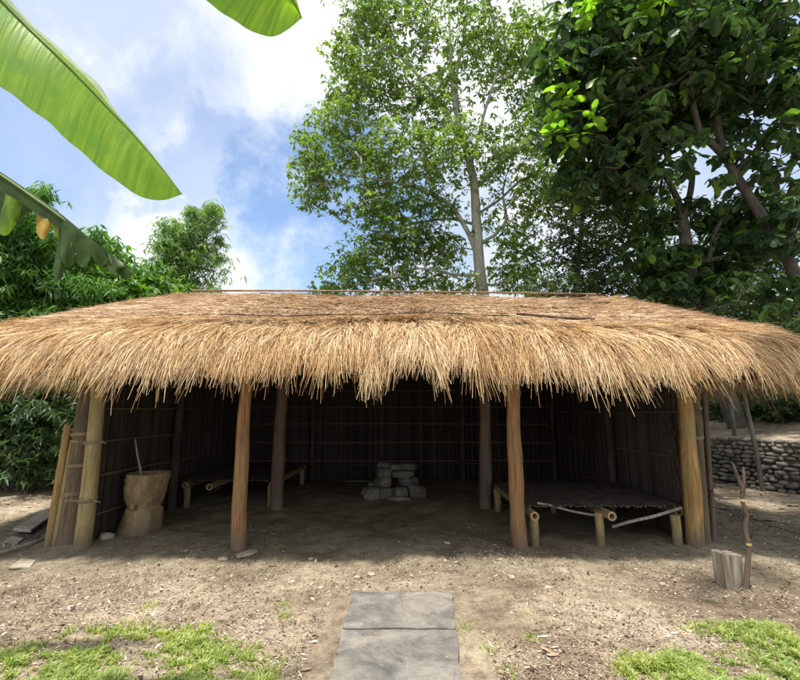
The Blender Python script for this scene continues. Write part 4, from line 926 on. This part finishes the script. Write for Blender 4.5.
# ------------------------------------------------------------------ banana plant
mb, nt, b = mat('banana_leaf'); v = objco(nt)
ge = nt.nodes.new('ShaderNodeUVMap'); ge.uv_map = 'UVMap'
mp_ = nt.nodes.new('ShaderNodeMapping'); mp_.inputs['Scale'].default_value = (70, .8, 1); nt.links.new(ge.outputs[0], mp_.inputs[0])
st = noise(nt, mp_.outputs[0], 1.0, 4, .6); bl = noise(nt, v, 5, 5)
c = ramp(nt, st, [(.3, (.12, .26, .015)), (.5, (.19, .36, .02)), (.7, (.25, .43, .03))]).outputs[0]
c = mixc(nt, ramp(nt, bl, [(.5, (0, 0, 0)), (.7, (1, 1, 1))]).outputs[0], c, (.13, .30, .03))
nt.links.new(c, b.inputs['Base Color']); b.inputs['Roughness'].default_value = .38; bump(nt, b, st, .35, .01)
t = nt.nodes.new('ShaderNodeBsdfTranslucent'); nt.links.new(mixc(nt, 1, c, (1.7, 1.75, .9), 'MULTIPLY'), t.inputs[0])
mx = nt.nodes.new('ShaderNodeMixShader'); mx.inputs[0].default_value = .55
nt.links.new(b.outputs[0], mx.inputs[1]); nt.links.new(t.outputs[0], mx.inputs[2]); nt.links.new(mx.outputs[0], nt.nodes['Material Output'].inputs[0])
M['banana'] = mb
def plainleaf(name, col, tr=.4):
    m_, nt_, b_ = mat(name); n_ = noise(nt_, objco(nt_), 14, 5); c_ = ramp(nt_, n_, [(.3, tuple(x * .6 for x in col)), (.6, col), (.8, tuple(min(1, x * 1.3) for x in col))]).outputs[0]
    nt_.links.new(c_, b_.inputs['Base Color']); t_ = nt_.nodes.new('ShaderNodeBsdfTranslucent'); nt_.links.new(c_, t_.inputs[0]); x_ = nt_.nodes.new('ShaderNodeMixShader'); x_.inputs[0].default_value = tr
    nt_.links.new(b_.outputs[0], x_.inputs[1]); nt_.links.new(t_.outputs[0], x_.inputs[2]); nt_.links.new(x_.outputs[0], nt_.nodes['Material Output'].inputs[0]); return m_
M['banana_pale'] = plainleaf('banana_pale', (.42, .50, .30), .3); M['banana_dark'] = plainleaf('banana_dark', (.055, .11, .02), .4); M['banana_yellow'] = plainleaf('banana_yellow', (.34, .42, .05)); M['banana_orange'] = plainleaf('banana_orange', (.50, .34, .06)); M['midrib'] = plainleaf('midrib', (.16, .26, .06), .2)
M['stem'] = wood('banana_stem', (.10, .11, .03), (.20, .22, .08), (.30, .30, .13), 'Z', 6)
bp = empty('banana_plant', (-3.1, .7, 0)); tag(bp, 'banana plant whose broad green leaves hang into the top left of the picture', 'banana plant')
bw = parent_world(bp); a = Acc(); stop = bw + np.array([.05, .05, 2.7])
tube(a, [bw, bw + np.array([.02, 0, 1.2]), bw + np.array([.04, .02, 2.2]), stop], [.16, .14, .10, .05], 14, rough=.03); a.build('stem', M['stem'], bp, smooth=True)
def resamp(pts, n):
    pts = np.array(pts, float); d = np.concatenate([[0], np.cumsum(np.linalg.norm(np.diff(pts[:, :2], axis=0), axis=1))]); s = np.linspace(0, d[-1], n)
    q_ = np.stack([np.interp(s, d, pts[:, k]) for k in range(pts.shape[1])], -1)
    for _ in range(10): q_[1:-1] = (q_[:-2] + 2 * q_[1:-1] + q_[2:]) / 4
    return q_
def banana_leaf(mid, low, up, mk='banana', petiole=True, n=60, m_=8, ribr=.014, label=None, wave=.005, pale=False):
    Mi, Lo, Up = resamp(mid, n), resamp(low, n), resamp(up, n)
    V = np.zeros((n, 2 * m_ + 1, 3)); UV = np.zeros((n, 2 * m_ + 1, 2))
    for i_ in range(n):
        c = P(*Mi[i_]); l = P(*Lo[i_]); u = P(*Up[i_])
        for k in range(m_ + 1):
            f = k / m_; dip = np.array([0, 0, 1.]) * .05 * math.sin(math.pi * f) + np.array([0, .3, 1.]) * wave * math.sin(i_ * .9 + k * .3) * f * math.sin(math.pi * min(1, i_ / n * 1.0))
            V[i_, m_ - k] = c + (l - c) * f + dip * min(1, np.linalg.norm(l - c) / .2); V[i_, m_ + k] = c + (u - c) * f + dip * .3 * min(1, np.linalg.norm(u - c) / .2)
            UV[i_, m_ - k] = (i_ / n, -f); UV[i_, m_ + k] = (i_ / n, f)
    a = Acc(); w = 2 * m_ + 1; i = np.arange(n - 1)[:, None] * w; j = np.arange(w - 1)[None, :]
    F_ = np.stack([i + j, i + j + 1, i + w + j + 1, i + w + j], -1).reshape(-1, 4); a.add(V.reshape(-1, 3), F_); a.mi[-1] = np.where((np.tile(np.arange(w - 1), n - 1) >= m_ + 3) & (np.repeat(np.arange(n - 1), w - 1) % 60 > 4) & (mk == 'banana') & (pale), 1, 0)
    o = a.build('leaf', [M[mk], M['banana_pale']], bp, smooth=True)
    if label: o['label'] = label
    uvl = o.data.uv_layers.new(name='UVMap'); li = np.zeros(len(o.data.loops), np.int32); o.data.loops.foreach_get('vertex_index', li); uvl.data.foreach_set('uv', UV.reshape(-1, 2)[li].ravel())
    cpts = V[:, m_]; a = Acc(); pre = [stop * (1 - q_) + cpts[0] * q_ + np.array([0, 0, .35]) * math.sin(math.pi * q_) for q_ in np.linspace(0, .97, 8)] if petiole else []
    tube(a, np.array(pre + list(cpts)) + np.array([0, 0, -.004]), np.concatenate([np.linspace(ribr * 2.2, ribr * 1.1, len(pre)), np.linspace(ribr, .003, n)]), 8)
    a.build('midrib', M['midrib'], o, smooth=True); return o
banana_leaf([(-90, -95, 1.75), (-20, -22, 1.85), (22, 22, 1.95), (53, 51, 2.0), (84, 82, 2.08), (106, 106, 2.15), (132, 132, 2.22), (158, 163, 2.28), (182, 194, 2.35)],
    [(-110, -30, 1.7), (-50, 45, 1.75), (0, 87, 1.85), (44, 118, 1.95), (75, 147, 2.02), (110, 177, 2.12), (141, 199, 2.2), (155, 204, 2.26), (170, 202, 2.3), (182, 194, 2.35)],
    [(-60, -100, 1.85), (9, 0, 1.95), (26, 18, 2.0), (46, 38, 2.05), (68, 53, 2.12), (80, 72, 2.14), (96, 76, 2.2), (108, 94, 2.22), (108, 105, 2.2), (129, 126, 2.26), (156, 158, 2.3), (182, 194, 2.35)], label='long bright green leaf with a pale folded margin', pale=True)
banana_leaf([(215, -130, 2.0), (262, -55, 2.1), (289, -8, 2.2), (302, 18, 2.3)], [(110, -110, 1.95), (160, -45, 2.0), (204, 0, 2.1), (228, 17, 2.15), (252, 32, 2.2), (270, 40, 2.24), (284, 34, 2.27), (302, 18, 2.3)], [(250, -140, 2.1), (280, -60, 2.15), (294, -8, 2.24), (302, 18, 2.3)], label='green leaf tip at the top edge')
# torn old leaf
o3m = [(-140, 110, 2.2), (-60, 140, 2.35), (0, 174, 2.5), (26, 192, 2.55), (66, 220, 2.6), (88, 240, 2.65), (130, 270, 2.7)]
o3 = banana_leaf(o3m, [(-140, 128, 2.2), (-60, 158, 2.35), (0, 190, 2.5), (26, 206, 2.55), (64, 232, 2.6), (86, 249, 2.65), (118, 272, 2.68), (130, 270, 2.7)], [(u, v_ - 3 * (k < 6), y_ + .05) for k, (u, v_, y_) in enumerate(o3m)], 'banana_dark', label='old torn leaf with yellow strips')
lob = [((-34, 148), (9, 182), (-22, 222), (1, 244), 0), ((7, 179), (27, 194), (3, 236), (13, 236), 1), ((24, 191), (40, 204), (17, 222), (22, 225), 0), ((33, 198), (49, 211), (42, 236), (50, 243), 3), ((46, 207), (61, 219), (60, 252), (67, 256), 2),
       ((59, 217), (72, 227), (58, 280), (64, 282), 0), ((62, 219), (78, 232), (66, 268), (73, 268), 0), ((72, 227), (89, 241), (78, 266), (85, 270), 0), ((86, 238), (105, 252), (93, 262), (104, 271), 0), ((98, 247), (122, 265), (110, 271), (122, 277), 0), ((108, 256), (130, 270), (118, 279), (129, 281), 0)]
a = Acc(); names = ['banana_dark', 'leaf_young', 'banana_yellow', 'banana_orange']
for (t0_, t1_, b0_, b1_, mi) in lob:
    mb_ = (np.array(b0_) + np.array(b1_)) / 2; hw_ = abs(t1_[0] - t0_[0]) * .42; b0_ = mb_ - [hw_, 2]; b1_ = mb_ + [hw_, 3]
    nn_, mm_ = 9, 5; rows = []; ph = rng.random() * 6; yo = rng.uniform(-.03, .03)
    for k in range(nn_):
        f = k / (nn_ - 1); e = f ** .8
        for q_ in range(mm_):
            g_ = q_ / (mm_ - 1); u0 = np.array(t0_) * (1 - g_) + np.array(t1_) * g_; u1 = np.array(b0_) * (1 - g_) + np.array(b1_) * g_; fr_ = np.array([0, -10 * (abs(g_ - .4) * 1.8) ** 2 * f ** 2])
            p = u0 * (1 - f) + u1 * f + fr_ + np.array([3 * math.sin(f * 3.1 + ph) * f, -3 * (1 - f)])
            rows.append(P(p[0], p[1], 2.60 + yo * f + .035 * math.sin(g_ * 4 + ph + f * 2) * f))
    f_ = [[mm_ * k + c, mm_ * k + 1 + c, mm_ * k + mm_ + 1 + c, mm_ * k + mm_ + c] for k in range(nn_ - 1) for c in range(mm_ - 1)]; a.add(rows, f_, mi)
a.build('torn_strip', [M[k] for k in names], o3, smooth=True)
# ------------------------------------------------------------------ light and sky
SE, SAZ = R(79), R(195)      # elevation; azimuth measured from +Y clockwise (205 = behind the camera, slightly left)
sd = Vector((math.sin(SAZ) * math.cos(SE), math.cos(SAZ) * math.cos(SE), math.sin(SE)))
sun = bpy.data.lights.new('sun', 'SUN'); sun.energy = 4.2; sun.angle = R(2.5); sun.color = (1, .95, .87)
so = bpy.data.objects.new('sun', sun); COL.objects.link(so); so.rotation_euler = sd.to_track_quat('Z', 'Y').to_euler(); so.location = (0, -5, 20)
w = bpy.data.worlds.new('World'); S.world = w; w.use_nodes = True; nt = w.node_tree; bg = nt.nodes['Background']
sky = nt.nodes.new('ShaderNodeTexSky'); sky.sky_type = 'NISHITA'; sky.sun_disc = False; sky.sun_elevation = SE; sky.sun_rotation = SAZ; sky.air_density = 1; sky.dust_density = .4
tc = nt.nodes.new('ShaderNodeTexCoord'); dirv = tc.outputs['Generated']
def vm(op, a_, b_=None):
    n = nt.nodes.new('ShaderNodeVectorMath'); n.operation = op
    for k, q_ in enumerate((a_, b_)):
        if q_ is None: continue
        if hasattr(q_, 'links'): nt.links.new(q_, n.inputs[k])
        else: n.inputs[k].default_value = q_
    return n
nz = N(nt, 'ShaderNodeTexNoise', Scale=5.0, Detail=10, Roughness=.62); nt.links.new(dirv, nz.inputs['Vector'])
nzs = N(nt, 'ShaderNodeTexNoise', Scale=3.2, Detail=9, Roughness=.58, Distortion=.5); mpw = nt.nodes.new('ShaderNodeMapping'); mpw.inputs['Location'].default_value = (3.1, 1.7, .4); nt.links.new(dirv, mpw.inputs[0]); nt.links.new(mpw.outputs[0], nzs.inputs['Vector'])
def mt(op, a_, b_=None, clamp=False):
    n = nt.nodes.new('ShaderNodeMath'); n.operation = op; n.use_clamp = clamp
    for k, q_ in enumerate((a_, b_)):
        if q_ is None: continue
        if hasattr(q_, 'links'): nt.links.new(q_, n.inputs[k])
        else: n.inputs[k].default_value = q_
    return n.outputs[0]
blue = None
for (u, v_, rad, amt) in ((325, 215, 12.5, 1.0), (250, 190, 9, .65), (60, 20, 12, .55), (150, 40, 10, .35), (300, 235, 5, .6), (205, 165, 7, .35), (75, 175, 7, .55), (30, 90, 10, .25), (130, 10, 14, .3), (-150, 100, 18, .8), (430, 235, 6, .5), (900, 100, 25, .6)):
    r = ray(u, v_); r = r / np.linalg.norm(r)
    dt = vm('DOT_PRODUCT', dirv, tuple(r)).outputs['Value']
    mr = N(nt, 'ShaderNodeMapRange'); mr.interpolation_type = 'SMOOTHSTEP'
    nt.links.new(mt('ADD', dt, mt('MULTIPLY', mt('SUBTRACT', nz.outputs['Fac'], .5), .095)), mr.inputs[0])
    mr.inputs[1].default_value = math.cos(R(rad * 1.25)); mr.inputs[2].default_value = math.cos(R(rad * .35)); mr.inputs[4].default_value = amt
    blue = mr.outputs[0] if blue is None else mt('MAXIMUM', blue, mr.outputs[0])
cl = ramp(nt, nzs.outputs['Fac'], [(.34, (.46, .52, .64)), (.46, (.58, .62, .70)), (.56, (.74, .755, .785))]).outputs[0]
CLOUD = 1.0
skb = mixc(nt, 1, sky.outputs[0], (.15, .15, .15), 'MULTIPLY')
mixed = mixc(nt, blue, cl, skb)
nt.links.new(mixed, bg.inputs['Color']); bg.inputs['Strength'].default_value = 1.0
# ------------------------------------------------------------------ render settings
S.render.engine = 'CYCLES'; S.view_settings.view_transform = 'Standard'; S.view_settings.look = 'None'; S.view_settings.exposure = .66; S.view_settings.gamma = 1
S.cycles.max_bounces = 6; S.cycles.diffuse_bounces = 3; S.cycles.transmission_bounces = 4; S.cycles.use_denoising = True
